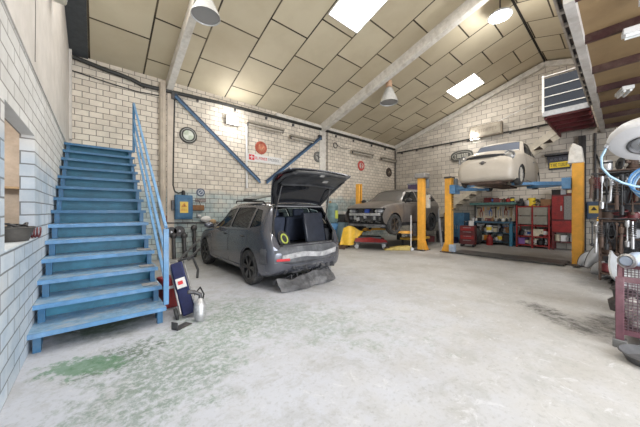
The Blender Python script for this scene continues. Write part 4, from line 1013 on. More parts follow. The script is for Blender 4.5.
# flat lettered sign
t = thing('lettered_sign', 'white strip sign with red logo and red and grey lettering', 'sign', (4.78, Y1, 3.32))
mb = MB(); mb.b2((-.72, -.02, -.14), (.70, 0, .13)); mb.build('board', white, t)
f = lambda a, b, h: V(a, -.021 - h, b)
mb = MB(); mb.prism([(-.66, -.09), (-.45, -.09), (-.45, .10), (-.66, .10)], f, 0, .004); o = mb.build('logo', M('logo_red', (.62, .04, .05), .5), t)
mb = MB(); mb.prism([(-.63, -.0), (-.48, -.0), (-.48, .03), (-.63, .03)], f, .004, .007); mb.prism([(-.57, -.06), (-.54, -.06), (-.54, .07), (-.57, .07)], f, .004, .007); mb.build('logo_mark', white, o)
mb = MB(); letters(mb, f, -.42, .08, -.05, .05, 7, 3); mb.build('red_lettering', M('logo_red', (.62, .04, .05), .5), t)
mb = MB(); letters(mb, f, .10, .62, -.05, .05, 7, 5); mb.build('grey_lettering', M('letter_grey', (.22, .22, .24), .5), t)
# batten lamp fixtures hanging off the long wall
def fixture(x0, x1, z, label, drop=.14):
    t = thing('batten_lamp', label, 'wall lamp', ((x0 + x1) / 2, Y1, z))
    L_ = (x1 - x0) / 2
    mb = MB(); mb.b2((-L_, -.28, 0), (L_, -.14, .06)); mb.build('batten', M('weathered_grey', (.32, .29, .24), .6, .2, .3, 6, dirt=(.2, .14, .1)), t)
    mb = MB(); mb.tube([(-L_ + .05, -.21, -.05), (L_ - .05, -.21, -.05)], .035, 10); mb.build('tube', M('dusty_tube', (.50, .46, .40), .4), t)
    for s in (-1, 1):
        mb = MB(); mb.b2((s * (L_ - .04) - .02, -.24, -.1), (s * (L_ - .04) + .02, -.18, 0)); mb.build('holder', dsteel, t)
        mb = MB(); mb.bar((s * L_ * .7, -.2, .04), (s * L_ * .7, 0, .10), .03, .03); mb.build('bracket', dsteel, t)
fixture(3.95, 5.45, 4.46, 'grey tube lamp above the round rusty red badge'); fixture(5.75, 6.95, 4.32, 'grey tube lamp just left of the second roof beam pillar')
fixture(9.3, 10.9, 4.28, 'grey tube lamp on the long wall over the bright red badge'); fixture(11.6, 13.0, 4.26, 'grey tube lamp nearest the far corner, above the dark brown badge')
t = thing('wire_coil', 'small loop of wire hooked high on the long wall above the SUV roof', 'wire', (8.35, Y1, 4.42))
mb = MB(); mb.torus((0, -.05, 0), .12, .018, (0, 1, 0), 20, 6); mb.build('loop', dsteel, t)
mb = MB(); mb.tube([(.1, -.05, .03), (.4, -.05, -.05), (.9, -.12, -.02)], .012, 6); mb.build('tail', dsteel, t)
# floodlights
def flood(wall, a, z, label, e, axis):
    t = thing('floodlight', label, 'floodlight', wall(a, z, 0))
    def g(p, q, h): return wall(a + p, z + q, h) - t.location
    mb = MB(); mb.prism([(-.20, -.14), (.20, -.14), (.20, .14), (-.20, .14)], g, .06, .14); mb.build('housing', white, t)
    mb = MB(); mb.prism([(-.18, -.12), (.18, -.12), (.18, .12), (-.18, .12)], g, .14, .147); mb.build('lens', EM('lamp_glow', (1, .99, .97), 18), t)
    mb = MB(); mb.prism([(-.03, -.03), (.03, -.03), (.03, .03), (-.03, .03)], g, 0, .06); mb.build('bracket', dsteel, t)
    point('floodlight_lamp', wall(a, z, .35), e, .15, (1, .98, .95))
flood(wallA, 3.48, 4.44, 'lit white floodlight on the long wall over the first blue brace', 26, 0)
flood(wallB, 4.42, 4.78, 'lit floodlight on the end wall under the brown light box', 34, 1)
# blue braces
def brace(label, x0, z0, x1, z1):
    t = thing('steel_brace', label, 'brace', (x0, Y1 - .12, z0))
    for s, m in ((-.04, M('slate_blue_paint', (.06, .13, .24), .5)), (.04, M('dark_blue_paint', (.02, .045, .09), .5))):
        mb = MB(); mb.bar((0, -.02 + s * .4, 0 + s), (x1 - x0, -.02 + s * .4, z1 - z0 + s), .05, .06); mb.build('channel', m, t)
    mb = MB(); mb.box((0, .05, 0), (.16, .1, .2)); mb.build('fixing_plate', dsteel, t)
brace('long blue steel brace sloping down from the first roof beam pillar', 1.75, 4.78, 4.5, 2.46)
brace('blue steel brace sloping down to the hatchback from the second pillar', 7.4, 4.60, 4.75, 2.46)
# pipes on the long wall
def pipe(name, label, cat, pts, r, mat, clips=()):
    t = thing(name, label, cat, pts[0])
    mb = MB(); mb.tube([V(*p) - V(*pts[0]) for p in pts], r, 8); mb.build('pipe', mat, t)
    for c in clips:
        mb = MB(); mb.box(V(*c) - V(*pts[0]), (.05, .07, .09)); mb.build('clip', dsteel, t)
    return t
yy = Y1 - .07
pipe('black_conduit', 'sagging black pipe along the top of the long wall from the left corner', 'pipe', [(X0 + .08, yy, 5.1), (.2, yy, 5.0), (.45, yy, 4.98), (.75, yy, 4.93), (.95, yy, 4.86), (1.3, yy, 4.87), (3.0, yy, 4.94), (5.2, yy, 4.97), (7.3, yy, 4.98), (10, yy, 4.98), (X1 - .1, yy, 4.97)], .055, M('black_pipe', (.035, .035, .033), .5, .2), [(x, yy + .03, 4.85) for x in (1.0, 2.4, 3.6, 4.8, 6.0, 8.4, 9.6, 11, 12.2)])
pipe('thin_cable', 'thin dark cable running under the black pipe in the left corner', 'cable', [(X0 + .06, yy + .04, 4.78), (.3, yy + .04, 4.7), (.85, yy + .04, 4.66), (1.4, yy + .04, 4.7)], .014, black)
pipe('downpipe', 'beige vertical downpipe between the blue stair rail and the electric box', 'pipe', [(1.44, Y1 - .12, 5.05), (1.44, Y1 - .12, .0)], .085, M('beige_pipe', (.50, .43, .35), .6, 0, .15, 3, dirt=(.3, .25, .2)))
pipe('power_cable', 'dark cable dropping beside the beige downpipe into the electric box', 'cable', [(1.76, Y1 - .05, 4.8), (1.73, Y1 - .05, 3.0), (1.72, Y1 - .05, 2.15), (1.76, Y1 - .06, 1.98), (1.86, Y1 - .07, 1.92), (1.98, Y1 - .1, 1.98), (1.98, Y1 - .1, 1.86)], .02, M('black_pipe', (.035, .035, .033), .5, .2))
pipe('white_conduit', 'white vertical conduit left of the round rusty red badge', 'conduit', [(4.02, Y1 - .05, 4.40), (4.02, Y1 - .05, 2.2)], .04, white)
pipe('corner_pipe', 'thin dark pipe running down in the far corner of the walls', 'pipe', [(X1 - .08, Y1 - .08, 4.9), (X1 - .08, Y1 - .08, .0)], .03, dsteel)
pipe('pillar_cable', 'thin dark cable down the right side of the second pillar', 'cable', [(7.85, Y1 - .04, 4.95), (7.85, Y1 - .04, 1.6)], .016, dsteel)
# electric box group
t = thing('electric_box', 'blue electric box with yellow warning sticker on the long wall', 'electric box', (1.985, Y1, 1.51))
mb = MB(); mb.b2((-.24, -.20, -.36), (.24, 0, .36)); mb.build('case', blue, t, bevel=.02)
mb = MB(); mb.b2((-.20, -.225, -.32), (.20, -.20, .30)); o = mb.build('door', blue, t, bevel=.012)
mb = MB(); mb.b2((-.12, -.232, -.17), (.10, -.226, .16)); o2 = mb.build('warning_sticker', M('sticker_yellow', (.80, .56, .10), .5, 0, .08), o)
mb = MB(); f = lambda a, b, h: V(a, -.233 - h, b)
mb.prism([(-.09, .0), (.07, .0), (-.01, .13)], f, 0, .004); mb.build('warning_triangle', M('sticker_orange', (.62, .25, .03), .5), o)
mb = MB(); mb.prism([(-.02, .02), (0, .02), (.005, .055), (-.01, .055), (.0, .095), (-.025, .05), (-.01, .05)], f, .004, .007); mb.build('flash_mark', black, o)
mb = MB(); letters(mb, f, -.10, .08, -.12, -.05, 5, 9); mb.build('lettering', M('sticker_orange', (.62, .25, .03), .5), o)
mb = MB(); mb.lathe([(0, 0), (.05, 0), (.05, .1), (.03, .14), (0, .14)], (0, -.1, .36)); mb.build('cable_gland', black, t)
mb = MB(); mb.b2((-.32, -.14, -.1), (-.24, -.02, .2)); mb.build('switch', dsteel, t, bevel=.01)
t = thing('round_plaque', 'small round blue-grey prohibition plate above a brown notice on the long wall', 'plaque', (2.5, Y1, 1.98))
mb = MB(); mb.lathe([(0, 0), (.13, 0), (.13, .012), (0, .014)], ax=(0, -1, 0)); mb.build('plate', M('plaque_blue', (.10, .13, .19), .5, 0, .2, 10), t)
mb = MB(); mb.torus((0, -.014, 0), .075, .012, (0, 1, 0)); mb.bar((-.05, -.016, -.04), (.05, -.016, .05), .01, .02); mb.build('symbol', M('plaque_grey', (.52, .55, .6), .5), t)
t = thing('notice_plate', 'small grey-brown notice plate under the round blue-grey plate', 'notice', (2.5, Y1, 1.73))
mb = MB(); mb.b2((-.16, -.012, -.055), (.16, 0, .055)); mb.build('plate', M('notice_brown', (.22, .18, .17), .6), t)
mb = MB(); letters(mb, lambda a, b, h: V(a, -.0125 - h, b), -.13, .13, -.025, .025, 8, 12); mb.build('lettering', M('notice_pale', (.5, .46, .44), .6), t)
t = thing('tool_holder', 'brown wooden tool block hooked on the wall right of the electric box', 'tool holder', (2.34, Y1, 1.5))
mb = MB(); mb.b2((-.26, -.12, -.09), (.24, 0, .08)); mb.build('block', M('brown_wood', (.20, .09, .03), .6, 0, .4, 8), t, bevel=.015)
mb = MB(); mb.tube([(-.15, -.04, .08), (-.1, -.05, .22), (.1, -.05, .22), (.15, -.04, .08)], .012, 6); mb.build('hanger', dsteel, t)
# air pipe, valves and pulleys under the electric box
pipe('air_line', 'thin dark air line running along the long wall below the electric box', 'pipe', [(1.5, Y1 - .05, 1.05), (2.6, Y1 - .05, 1.02), (4.2, Y1 - .05, 1.0)], .02, dsteel)
t = thing('brick_patch', 'rough red-brown broken render patch low on the wall by the downpipe', 'patch', (1.62, Y1, 1.12)); 
mb = MB(); mb.b2((-.12, -.03, -.16), (.12, 0, .14)); mb.build('patch', M('red_brick_dust', (.28, .12, .09), .9, 0, .4, 10, .3), t, bevel=.01)
for i, (x, z) in enumerate(((1.66, .78), (1.88, .80))):
    t = thing('rope_pulley', ['dark pulley wheel hung below the electric box, next to the downpipe', 'dark pulley wheel hung below the electric box, farther from the downpipe'][i], 'pulley', (x, Y1 - .06, z))
    mb = MB(); mb.lathe([(.04, -.04), (.15, -.04), (.12, 0), (.15, .04), (.04, .04), (.04, -.04)], ax=(0, 1, 0)); mb.build('wheel', dsteel, t)
    mb = MB(); mb.cyl((0, -.07, 0), (0, .06, 0), .03, 12); mb.build('hub', steel, t)
for i, (x, z0, z1, r) in enumerate(((1.72, .02, .62, .05), (2.0, .02, .6, .06), (2.28, .02, .82, .05))):
    t = thing('post_tool', '%s heavy dark steel post leaning below the electric box, counted from the downpipe' % ORD[i], 'tool', (x, Y1 - .2, 0))
    mb = MB(); mb.tube([(0, 0, 0), (0, .1, z1)], r, 10); mb.build('shaft', dsteel, t)
    mb = MB(); mb.sphere((0, .1, z1 + .05), (.09, .08, .1)); mb.build('head', dsteel, t)
for i, (a, b) in enumerate((((1.75, 8.1, .03), (2.95, 8.6, .98)), ((1.95, 7.95, .03), (3.2, 8.6, .9)))):
    t = thing('steel_bar', ['upper of two long grey bars leaning on the wall by the front wheel', 'lower of two long grey bars leaning on the wall by the front wheel'][i], 'bar', a)
    mb = MB(); mb.bar((0, 0, 0), V(*b) - V(*a), .05, .05); mb.build('bar', steel, t)
    mb = MB(); mb.cyl(V(*b) - V(*a), V(*b) - V(*a) + V(.06, 0, .05), .035, 10); mb.build('tip', dsteel, t)
t = thing('shop_rags', 'bundle of white and brown rags hung on the wall behind the hatchback nose', 'rags', (2.62, Y1 - .05, 1.12))
mb = MB(); mb.sphere((0, -.08, .02), (.16, .08, .10)); mb.build('white_rag', white, t)
mb = MB(); mb.sphere((.2, -.08, -.06), (.12, .08, .08)); mb.build('brown_rag', wood, t)
mb = MB(); mb.sphere((-.2, -.06, .12), (.07, .06, .06)); mb.build('silver_cup', alu, t)

# ------------------------------------------------------------------ hanging lamps
def bell(name, label, x, y, zt, drop, r, e, lit):
    t = thing(name, label, 'ceiling lamp', (x, y, zt))
    mb = MB(); mb.cyl((0, 0, 0), (0, 0, -drop), .012, 8); mb.build('stem', steel, t)
    mb = MB(); mb.lathe([(0, 0), (.075, 0), (.085, -.04), (.08, -.16), (0, -.17)], (0, 0, -drop)); mb.build('gear_case', M('copper_case', (.62, .40, .27), .5, .1, .2), t)
    mb = MB(); mb.lathe([(.05, -.17), (.10, -.22), (r * .62, -.36), (r * .9, -.52), (r, -.60), (r * .97, -.60), (r * .85, -.5), (r * .55, -.34), (.05, -.2)], (0, 0, -drop), n=32); mb.build('bell_shade', M('prismatic_shade', (.58, .58, .57), .25, .1, .12, 20), t)
    mb = MB(); mb.lathe([(0, -.575), (r * .93, -.57), (r * .93, -.58), (0, -.6)], (0, 0, -drop)); mb.build('lens', EM('lamp_glow_soft', (1, .98, .95), 1.2) if lit else GL('lamp_lens', (.8, .8, .8), .1, .5, (.5, .5, .5)), t)
    return t
bell('bell_lamp', 'bell-shaped hanging lamp with orange gear case by the second roof beam', 7.98, 5.5, roofz(5.5) - .02, .06, .25, 10, False).scale = (1.3, 1.3, 1.3)
bell('bell_lamp', 'large bell-shaped hanging lamp hanging below the first roof beam at the top edge', 1.62, 5.3, roofz(5.3) - .33, .12, .27, 10, False)
t = thing('disc_lamp', 'glowing round lamp hanging near the ridge of the roof', 'ceiling lamp', (8.34, 2.2, roofz(2.2) - .02))
mb = MB(); mb.cyl((0, 0, 0), (0, 0, -.30), .02, 8); mb.build('stem', dsteel, t)
mb = MB(); mb.lathe([(0, -.28), (.1, -.28), (.14, -.36), (.27, -.40), (.29, -.44), (.27, -.46), (.24, -.445)], n=32); mb.build('housing', gplastic, t)
mb = MB(); mb.lathe([(0, -.462), (.25, -.455), (.25, -.45), (0, -.44)], n=32); mb.build('lens', EM('lamp_glow', (1, .99, .97), 18), t)
point('disc_lamp_light', (8.34, 2.2, roofz(2.2) - .85), 60, .2)
# ------------------------------------------------------------------ small parts used on shelves, boards and racks
cop = M('copper', (.5, .22, .1), .4, .7, .3, 14)
CM = {'steel': steel, 'grey': gplastic, 'black': black, 'red': red, 'dark red': dred, 'rusty': rust, 'white': white, 'yellow': syellow, 'blue': M('shelf_blue', (.04, .13, .42), .5), 'green': green, 'silver': alu, 'brown': M('shelf_brown', (.25, .13, .06), .6), 'copper': cop, 'orange': M('shelf_orange', (.75, .26, .04), .5), 'cream': M('shelf_cream', (.62, .56, .42), .6), 'purple': M('shelf_purple', (.22, .1, .35), .6)}
def junk(kind, s, m, t, seed=0):
    """one small object standing on z=0 of t, about s high, built of parts"""
    q = random.Random(seed); mb = MB()
    if kind == 'bottle':
        mb.lathe([(0, 0), (s * .22, 0), (s * .24, s * .04), (s * .24, s * .58), (s * .10, s * .76), (s * .09, s * .9), (0, s * .9)], n=14); mb.build('body', m, t)
        mb = MB(); mb.lathe([(0, s * .88), (s * .11, s * .88), (s * .11, s), (0, s)], n=12); mb.build('cap', CM[q.choice(['red', 'black', 'white'])], t)
    elif kind == 'can':
        mb.lathe([(0, 0), (s * .36, 0), (s * .37, s * .02), (s * .36, s * .05), (s * .36, s * .93), (s * .37, s * .96), (s * .36, s), (s * .33, s * .97), (0, s * .97)], n=18); mb.build('body', m, t)
        mb = MB(); mb.lathe([(s * .362, s * .25), (s * .366, s * .26), (s * .366, s * .72), (s * .362, s * .73)], n=18); mb.build('paper_band', CM[q.choice(['cream', 'yellow', 'white', 'blue'])], t)
    elif kind == 'box':
        w, d = s * q.uniform(.8, 1.3), s * q.uniform(.6, .9)
        mb.b2((-w / 2, -d / 2, 0), (w / 2, d / 2, s * .82)); mb.build('body', m, t, bevel=.006)
        mb = MB(); mb.b2((-w / 2 - .006, -d / 2 - .006, s * .82), (w / 2 + .006, d / 2 + .006, s)); mb.build('lid', m, t, bevel=.004)
    elif kind == 'alternator':
        mb.lathe([(0, 0), (s * .3, 0), (s * .42, s * .1), (s * .44, s * .4), (s * .42, s * .72), (s * .3, s * .8), (0, s * .8)], n=16); mb.build('housing', m, t)
        mb = MB(); mb.lathe([(0, s * .8), (s * .2, s * .8), (s * .14, s * .88), (s * .2, s * .98), (0, s)], n=16); mb.build('pulley', dsteel, t)
        mb = MB(); mb.b2((s * .36, -s * .06, s * .1), (s * .58, s * .06, s * .26)); mb.build('lug', m, t, bevel=.004)
    elif kind == 'gear':
        pts = []
        for k in range(36):
            r = s * .5 * (1 if k % 3 else .86); a = 2 * PI * k / 36; pts.append((r * math.cos(a), r * math.sin(a)))
        mb.prism(pts, lambda a, b, h: V(h, a, b + s * .5), -s * .1, s * .1); mb.build('toothed_wheel', m, t)
        mb = MB(); mb.cyl((-s * .16, 0, s * .5), (s * .16, 0, s * .5), s * .14, 14); mb.build('hub', dsteel, t)
    elif kind == 'brake_disc':
        mb.lathe([(s * .14, -s * .12), (s * .28, -s * .12), (s * .28, -s * .03), (s * .5, -s * .03), (s * .5, s * .05), (s * .2, s * .05), (s * .14, -s * .12)], (0, 0, s * .5), (1, .1, .1), 28); mb.build('disc', m, t)
    elif kind == 'filter':
        mb.lathe([(0, 0), (s * .3, 0), (s * .34, s * .08), (s * .34, s * .9), (s * .28, s), (0, s)], n=18); mb.build('body', m, t)
        mb = MB(); mb.lathe([(s * .345, s * .7), (s * .36, s * .72), (s * .36, s * .86), (s * .345, s * .88)], n=18); mb.build('band', black, t)
    elif kind == 'hose':
        pts = [(s * .4 * math.cos(a * .9), s * .4 * math.sin(a * .9), s * (.08 + .07 * a)) for a in [k * .5 for k in range(26)]]
        mb.tube(pts, s * .06, 8); mb.build('coil', m, t)
    elif kind == 'casting':
        mb.lathe([(0, 0), (s * .34, 0), (s * .4, s * .15), (s * .26, s * .34), (s * .3, s * .6), (s * .18, s * .75), (s * .2, s), (0, s)], n=9); mb.build('casting', m, t)
        mb = MB(); mb.cyl((0, 0, s * .5), (s * .5, s * .1, s * .58), s * .12, 12); mb.build('port', m, t)
        mb = MB(); mb.cyl((0, 0, s * .25), (-s * .45, -s * .1, s * .3), s * .09, 10); mb.build('stub', dsteel, t)
    elif kind == 'jack':
        mb.lathe([(0, 0), (s * .34, 0), (s * .32, s * .08), (s * .2, s * .1), (s * .2, s * .6), (s * .1, s * .62), (s * .1, s * .95), (s * .14, s), (0, s)], n=14); mb.build('body', m, t)
    elif kind == 'drill':
        mb.cyl((-s * .5, 0, s * .8), (s * .2, 0, s * .8), s * .16, 14); mb.bar((s * .05, 0, s * .8), (s * .12, 0, s * .06), s * .16, s * .18, (0, 1, 0)); mb.box((s * .12, 0, s * .06), (s * .36, s * .26, s * .12)); mb.build('body', m, t)
        mb = MB(); mb.cyl((-s * .5, 0, s * .8), (-s * .72, 0, s * .8), s * .07, 10); mb.build('chuck', steel, t)
def tool(kind, s, m, t):
    """hand tool hanging down from z=0, flat against the board (board normal is -x)"""
    mb = MB(); g = lambda a, b, h: V(-h, a, b)
    if kind == 'spanner':
        mb.prism([(-.018, -s * .14), (.018, -s * .14), (.018, -s * .86), (-.018, -s * .86)], g, 0, .012)
        for z, r in ((-s * .09, .045), (-s * .91, .038)): mb.prism([(r * math.cos(a), z + r * math.sin(a)) for a in [.55 * PI + k * 1.9 * PI / 10 for k in range(11)]] + [(0, z)], g, 0, .014)
        mb.build('spanner_body', m, t)
    elif kind == 'hammer':
        mb.tube([(-.015, 0, -.02), (-.015, 0, -s)], [.012, .016], 8); mb.build('handle', wood, t)
        mb = MB(); mb.tube([(-.02, -.09, -.03), (-.02, .0, -.03), (-.02, .08, -.03)], [.018, .022, .03], 10); mb.build('head', m, t)
    elif kind == 'pliers':
        for k in (-1, 1):
            mb = MB(); mb.tube([(-.012, -k * .012, 0), (-.012, k * .012, -s * .3), (-.012, k * .05, -s * .6), (-.012, k * .035, -s)], [.01, .02, .015, .012], 8); mb.build('handle', m, t)
    elif kind == 'screwdriver':
        mb.cyl((-.014, 0, -.02), (-.014, 0, -s * .4), .02, 10); mb.build('grip', m, t)
        mb = MB(); mb.cyl((-.014, 0, -s * .4), (-.014, 0, -s), .007, 8); mb.build('blade', steel, t)
    elif kind == 'saw':
        mb.prism([(-.06, -.02), (.06, -.02), (.05, -.14), (-.05, -.14)], g, 0, .025); mb.build('grip', wood, t)
        mb = MB(); mb.prism([(-.05, -.14), (.05, -.14), (.02, -s), (-.0, -s)], g, .008, .012); mb.build('blade', m, t)
    elif kind == 'pulley puller':
        mb.tube([(-.02, -.08, -s), (-.02, -.07, -s * .2), (-.02, 0, -.03), (-.02, .07, -s * .2), (-.02, .08, -s)], .014, 8); mb.build('arms', m, t)
        mb = MB(); mb.cyl((-.02, 0, 0), (-.02, 0, -s * .8), .012, 8); mb.build('screw', dsteel, t)
def row(place, kinds, p0, p1, rz, group, seed, smin=.14, smax=.24, jit=.03, where='from the left on'):
    q = random.Random(seed); n = len(kinds)
    for i, (col, kind) in enumerate(kinds):
        a = i / max(1, n - 1)
        s = q.uniform(smin, smax)
        loc = V(*p0).lerp(V(*p1), a) + V(q.uniform(-jit, jit), 0, 0)
        t = thing(kind.replace(' ', '_') if kind not in ('box', 'jack', 'filter') else {'box': 'storage_box', 'jack': 'bottle_jack', 'filter': 'oil_filter'}[kind], '%s %s, %s %s the %s' % (col, {'box': 'storage box', 'filter': 'oil filter', 'jack': 'bottle jack', 'casting': 'engine casting', 'hose': 'hose coil'}.get(kind, kind), ORD[i], where, place), kind, loc, rz + q.uniform(-.5, .5), group)
        junk(kind, s, CM[col], t, seed * 31 + i)

# ------------------------------------------------------------------ end wall: signs, pipes
t = thing('oval_sign', 'dark oval sign with pale lettering on the end wall left of the classic car', 'sign', (X1, 5.02, 4.02))
mb = MB(); mb.prism([(.50 * math.copysign(abs(math.cos(a)) ** .7, math.cos(a)), .26 * math.copysign(abs(math.sin(a)) ** .8, math.sin(a))) for a in [2 * PI * k / 40 for k in range(40)]], lambda a, b, h: V(-h, a, b), 0, .06); mb.build('board', M('sign_dark', (.10, .10, .09), .5, 0, .3, 10), t, bevel=.01)
mb = MB(); mb.tube([(-.065, .42 * math.cos(a), .185 * math.sin(a)) for a in [2 * PI * k / 40 for k in range(40)]], .012, 6, close=True); mb.build('border', M('letter_silver', (.45, .44, .40), .4, .3), t)
mb = MB(); letters(mb, lambda a, b, h: V(-.061 - h, -a, b), -.30, .30, -.09, .09, 6, 21); mb.build('lettering', M('letter_pale', (.72, .70, .62), .5), t)
t = thing('shop_sign', 'dark tapered sign with yellow lettered strip on the end wall beside the lift post', 'sign', (X1, 1.58, 3.2))
mb = MB(); mb.prism([(-.36, .27), (.36, .27), (.30, -.24), (-.30, -.24)], lambda a, b, h: V(-h, a, b), 0, .09); mb.build('board', M('sign_navy', (.03, .032, .05), .4, 0, .3, 10), t, bevel=.008)
mb = MB(); mb.prism([(-.28, -.18), (.27, -.18), (.27, .03), (-.28, .03)], lambda a, b, h: V(-h, a, b), .09, .097); mb.build('yellow_strip', M('strip_yellow', (.82, .60, .03), .5, 0, .08), t)
mb = MB(); letters(mb, lambda a, b, h: V(-.0975 - h, -a, b), -.25, .26, -.135, -.015, 7, 23); mb.build('strip_lettering', M('letter_black', (.06, .05, .03), .5), t)
mb = MB(); letters(mb, lambda a, b, h: V(-.091 - h, -a, b), -.25, .24, .09, .18, 8, 24); mb.build('grey_lettering', M('letter_dim', (.16, .17, .22), .5), t)
mb = MB(); mb.b2((-.26, -.40, .28), (0, .40, .35)); mb.build('lamp_hood', dsteel, t, bevel=.01)
t = thing('light_box', 'brown-grey weathered sign box high on the end wall above the classic car', 'sign box', (X1, 3.96, 4.93))
mb = MB(); mb.b2((-.32, -.62, -.26), (-.10, .62, .26)); mb.build('box', M('sign_taupe', (.27, .23, .18), .6, 0, .3, 5, dirt=(.4, .36, .3)), t, bevel=.01)
mb = MB(); mb.b2((-.335, -.57, -.21), (-.32, .57, .21)); mb.build('face', M('sign_taupe_face', (.33, .29, .23), .5, 0, .25, 4), t)
mb = MB(); letters(mb, lambda a, b, h: V(-.336 - h, -a, b), -.48, .48, -.07, .08, 9, 25); mb.build('faded_lettering', M('letter_faded', (.24, .20, .16), .6), t)
pipe('end_wall_pipe', 'long dark pipe on brackets across the end wall below the light box', 'pipe', [(X1 - .05, 8.5, 4.75), (X1 - .05, 1.7, 4.73)], .03, M('black_pipe', (.035, .035, .033), .5, .2), [(X1 - .05, y, 4.68) for y in (8.2, 7.3, 6.4, 5.5, 4.75, 3.1, 2.2)])
pipe('ceiling_stay', 'thin pale rod sloping from the roof trim to the top of the light box', 'rod', [(X1 - .2, 2.3, 5.6), (X1 - .25, 3.5, 5.2)], .015, white)
t = thing('steel_column', 'dark steel column against the end wall right of the tall lift post', 'column', (X1 - .12, .97, 0)); t['kind'] = 'structure'
mb = MB(); mb.b2((-.1, -.09, 0), (-.085, .09, 4.05)); mb.b2((.085, -.09, 0), (.1, .09, 4.05)); mb.b2((-.1, -.008, 0), (.1, .008, 4.05)); mb.build('column', M('column_paint', (.045, .042, .045), .5, .2, .3), t)
pipe('end_wall_riser', 'dark vertical pipe on the end wall right of the steel column', 'pipe', [(X1 - .06, .66, 4.1), (X1 - .06, .66, 1.74)], .035, dsteel)
t = thing('electric_box', 'dark blue electric box with yellow sticker on the end wall right of the column', 'electric box', (X1, .58, 1.44))
mb = MB(); mb.b2((-.2, -.28, -.32), (0, .28, .28)); mb.build('case', M('slate_blue', (.06, .10, .17), .5, 0, .2, 6), t, bevel=.02)
mb = MB(); mb.b2((-.215, -.24, -.28), (-.2, .24, .24)); o = mb.build('door', M('slate_blue', (.06, .10, .17), .5), t)
mb = MB(); mb.b2((-.221, -.02, -.12), (-.216, .22, .14)); mb.build('warning_sticker', M('sticker_yellow', (.80, .56, .10), .5, 0, .08), o)
mb = MB(); f = lambda a, b, h: V(-.222 - h, a, b)
mb.prism([(.02, -.02), (.18, -.02), (.10, .11)], f, 0, .004); mb.build('warning_triangle', black, o)
mb = MB(); mb.tube([(-.1, -.1, .28), (-.1, -.12, .7), (-.05, -.14, 1.2), (-.05, .08, 2.0)], .02, 8); mb.build('supply_cable', black, t)
t = thing('bracket_case', 'grey-purple box on a wall bracket in the corner above the SUV tail', 'box', (X1, 7.35, 2.42))
mb = MB(); mb.b2((-.3, -.30, .06), (-.02, .34, .42)); mb.build('box', M('purple_grey', (.13, .10, .2), .5, 0, .3, 8), t, bevel=.01)
mb = MB(); mb.b2((-.32, -.34, .40), (-.0, .38, .48)); mb.build('lid', gplastic, t)
mb = MB(); mb.b2((-.35, -.34, 0), (0, .38, .05)); mb.build('bracket', dsteel, t)

# ------------------------------------------------------------------ work bench with its tool board
BX, BY0, BY1 = 12.42, 2.86, 4.46
wb = thing('workbench', 'long blue workbench against the end wall, under the raised classic car', 'workbench', (12.75, 3.65, 0))
mb = MB(); mb.b2((BX, BY0, .90), (13.08, BY1, .97)); P(mb, 'worktop', M('bench_top', (.05, .12, .19), .5, 0, .3, 6, dirt=(.2, .18, .15)), wb, bevel=.006)
for y in (BY0 + .06, BY1 - .06):
    for x in (BX + .06, 13.0):
        mb = MB(); mb.b2((x - .045, y - .05, 0), (x + .045, y + .05, .90)); P(mb, 'leg', M('bench_blue', (.05, .22, .36), .5, 0, .2), wb, bevel=.006)
for z in (.16, .52):
    mb = MB(); mb.b2((BX + .05, BY0 + .1, z - .03), (13.03, BY1 - .1, z)); P(mb, 'shelf', M('bench_shelf', (.04, .09, .13), .6, 0, .3), wb)
tb = thing('tool_board', 'cream tool board with green top rail standing behind the blue workbench', 'tool board', (13.1, 3.65, .97))
mb = MB(); mb.b2((13.06, BY0, .99), (13.10, BY1, 1.62)); P(mb, 'board', M('board_cream', (.55, .48, .36), .7, 0, .15, 5), tb)
mb = MB(); mb.b2((12.66, BY0 - .06, 1.66), (13.12, BY1 + .04, 1.76)); P(mb, 'top_shelf', M('shelf_green', (.07, .17, .16), .5, 0, .25), tb, bevel=.008)
for y in (BY0 + .02, BY1 - .06):
    mb = MB(); mb.b2((13.0, y - .03, .97), (13.10, y + .03, 1.66)); P(mb, 'upright', dsteel, tb)
kinds = ['spanner', 'hammer', 'pliers', 'screwdriver', 'spanner', 'saw', 'pliers', 'hammer', 'spanner', 'screwdriver', 'pulley puller', 'spanner', 'pliers', 'saw', 'hammer', 'spanner']
mcol = ['steel', 'black', 'red', 'orange', 'steel', 'steel', 'blue', 'black', 'rusty', 'yellow', 'steel', 'steel', 'red', 'steel', 'rusty', 'silver']
q = random.Random(4)
for i, k in enumerate(kinds):
    t = thing(k.replace(' ', '_'), '%s %s hanging %s from the left on the cream tool board' % (mcol[i] if k not in ('screwdriver', 'pliers') else mcol[i] + '-handled', k, ORD[i]), 'tool', (13.055, BY1 - .12 - i * .092, 1.58 + q.uniform(-.03, .02)), 0, 'tools hanging on the tool board')
    tool(k, q.uniform(.36, .52), CM[mcol[i]], t)
C1 = ['grey', 'red', 'cream', 'white', 'steel', 'brown', 'black', 'silver', 'red', 'blue']
row('workbench top', list(zip(['silver', 'white', 'black', 'steel', 'red', 'dark red', 'brown', 'silver', 'black', 'cream', 'black', 'steel'], ['can', 'bottle', 'box', 'jack', 'drill', 'box', 'casting', 'filter', 'alternator', 'can', 'bottle', 'gear'])), (12.62, BY1 - .12, .972), (12.62, BY0 + .12, .972), PI / 2, 'things on the workbench top', 11, .12, .20)
row('upper shelf under the workbench', list(zip(['silver', 'black', 'steel', 'rusty', 'silver', 'white', 'silver', 'cream', 'steel', 'black', 'silver', 'brown'], ['alternator', 'box', 'casting', 'gear', 'alternator', 'can', 'casting', 'filter', 'gear', 'alternator', 'casting', 'box'])), (12.6, BY1 - .18, .522), (12.6, BY0 + .18, .522), PI / 2, 'parts on the upper bench shelf', 12, .20, .30)
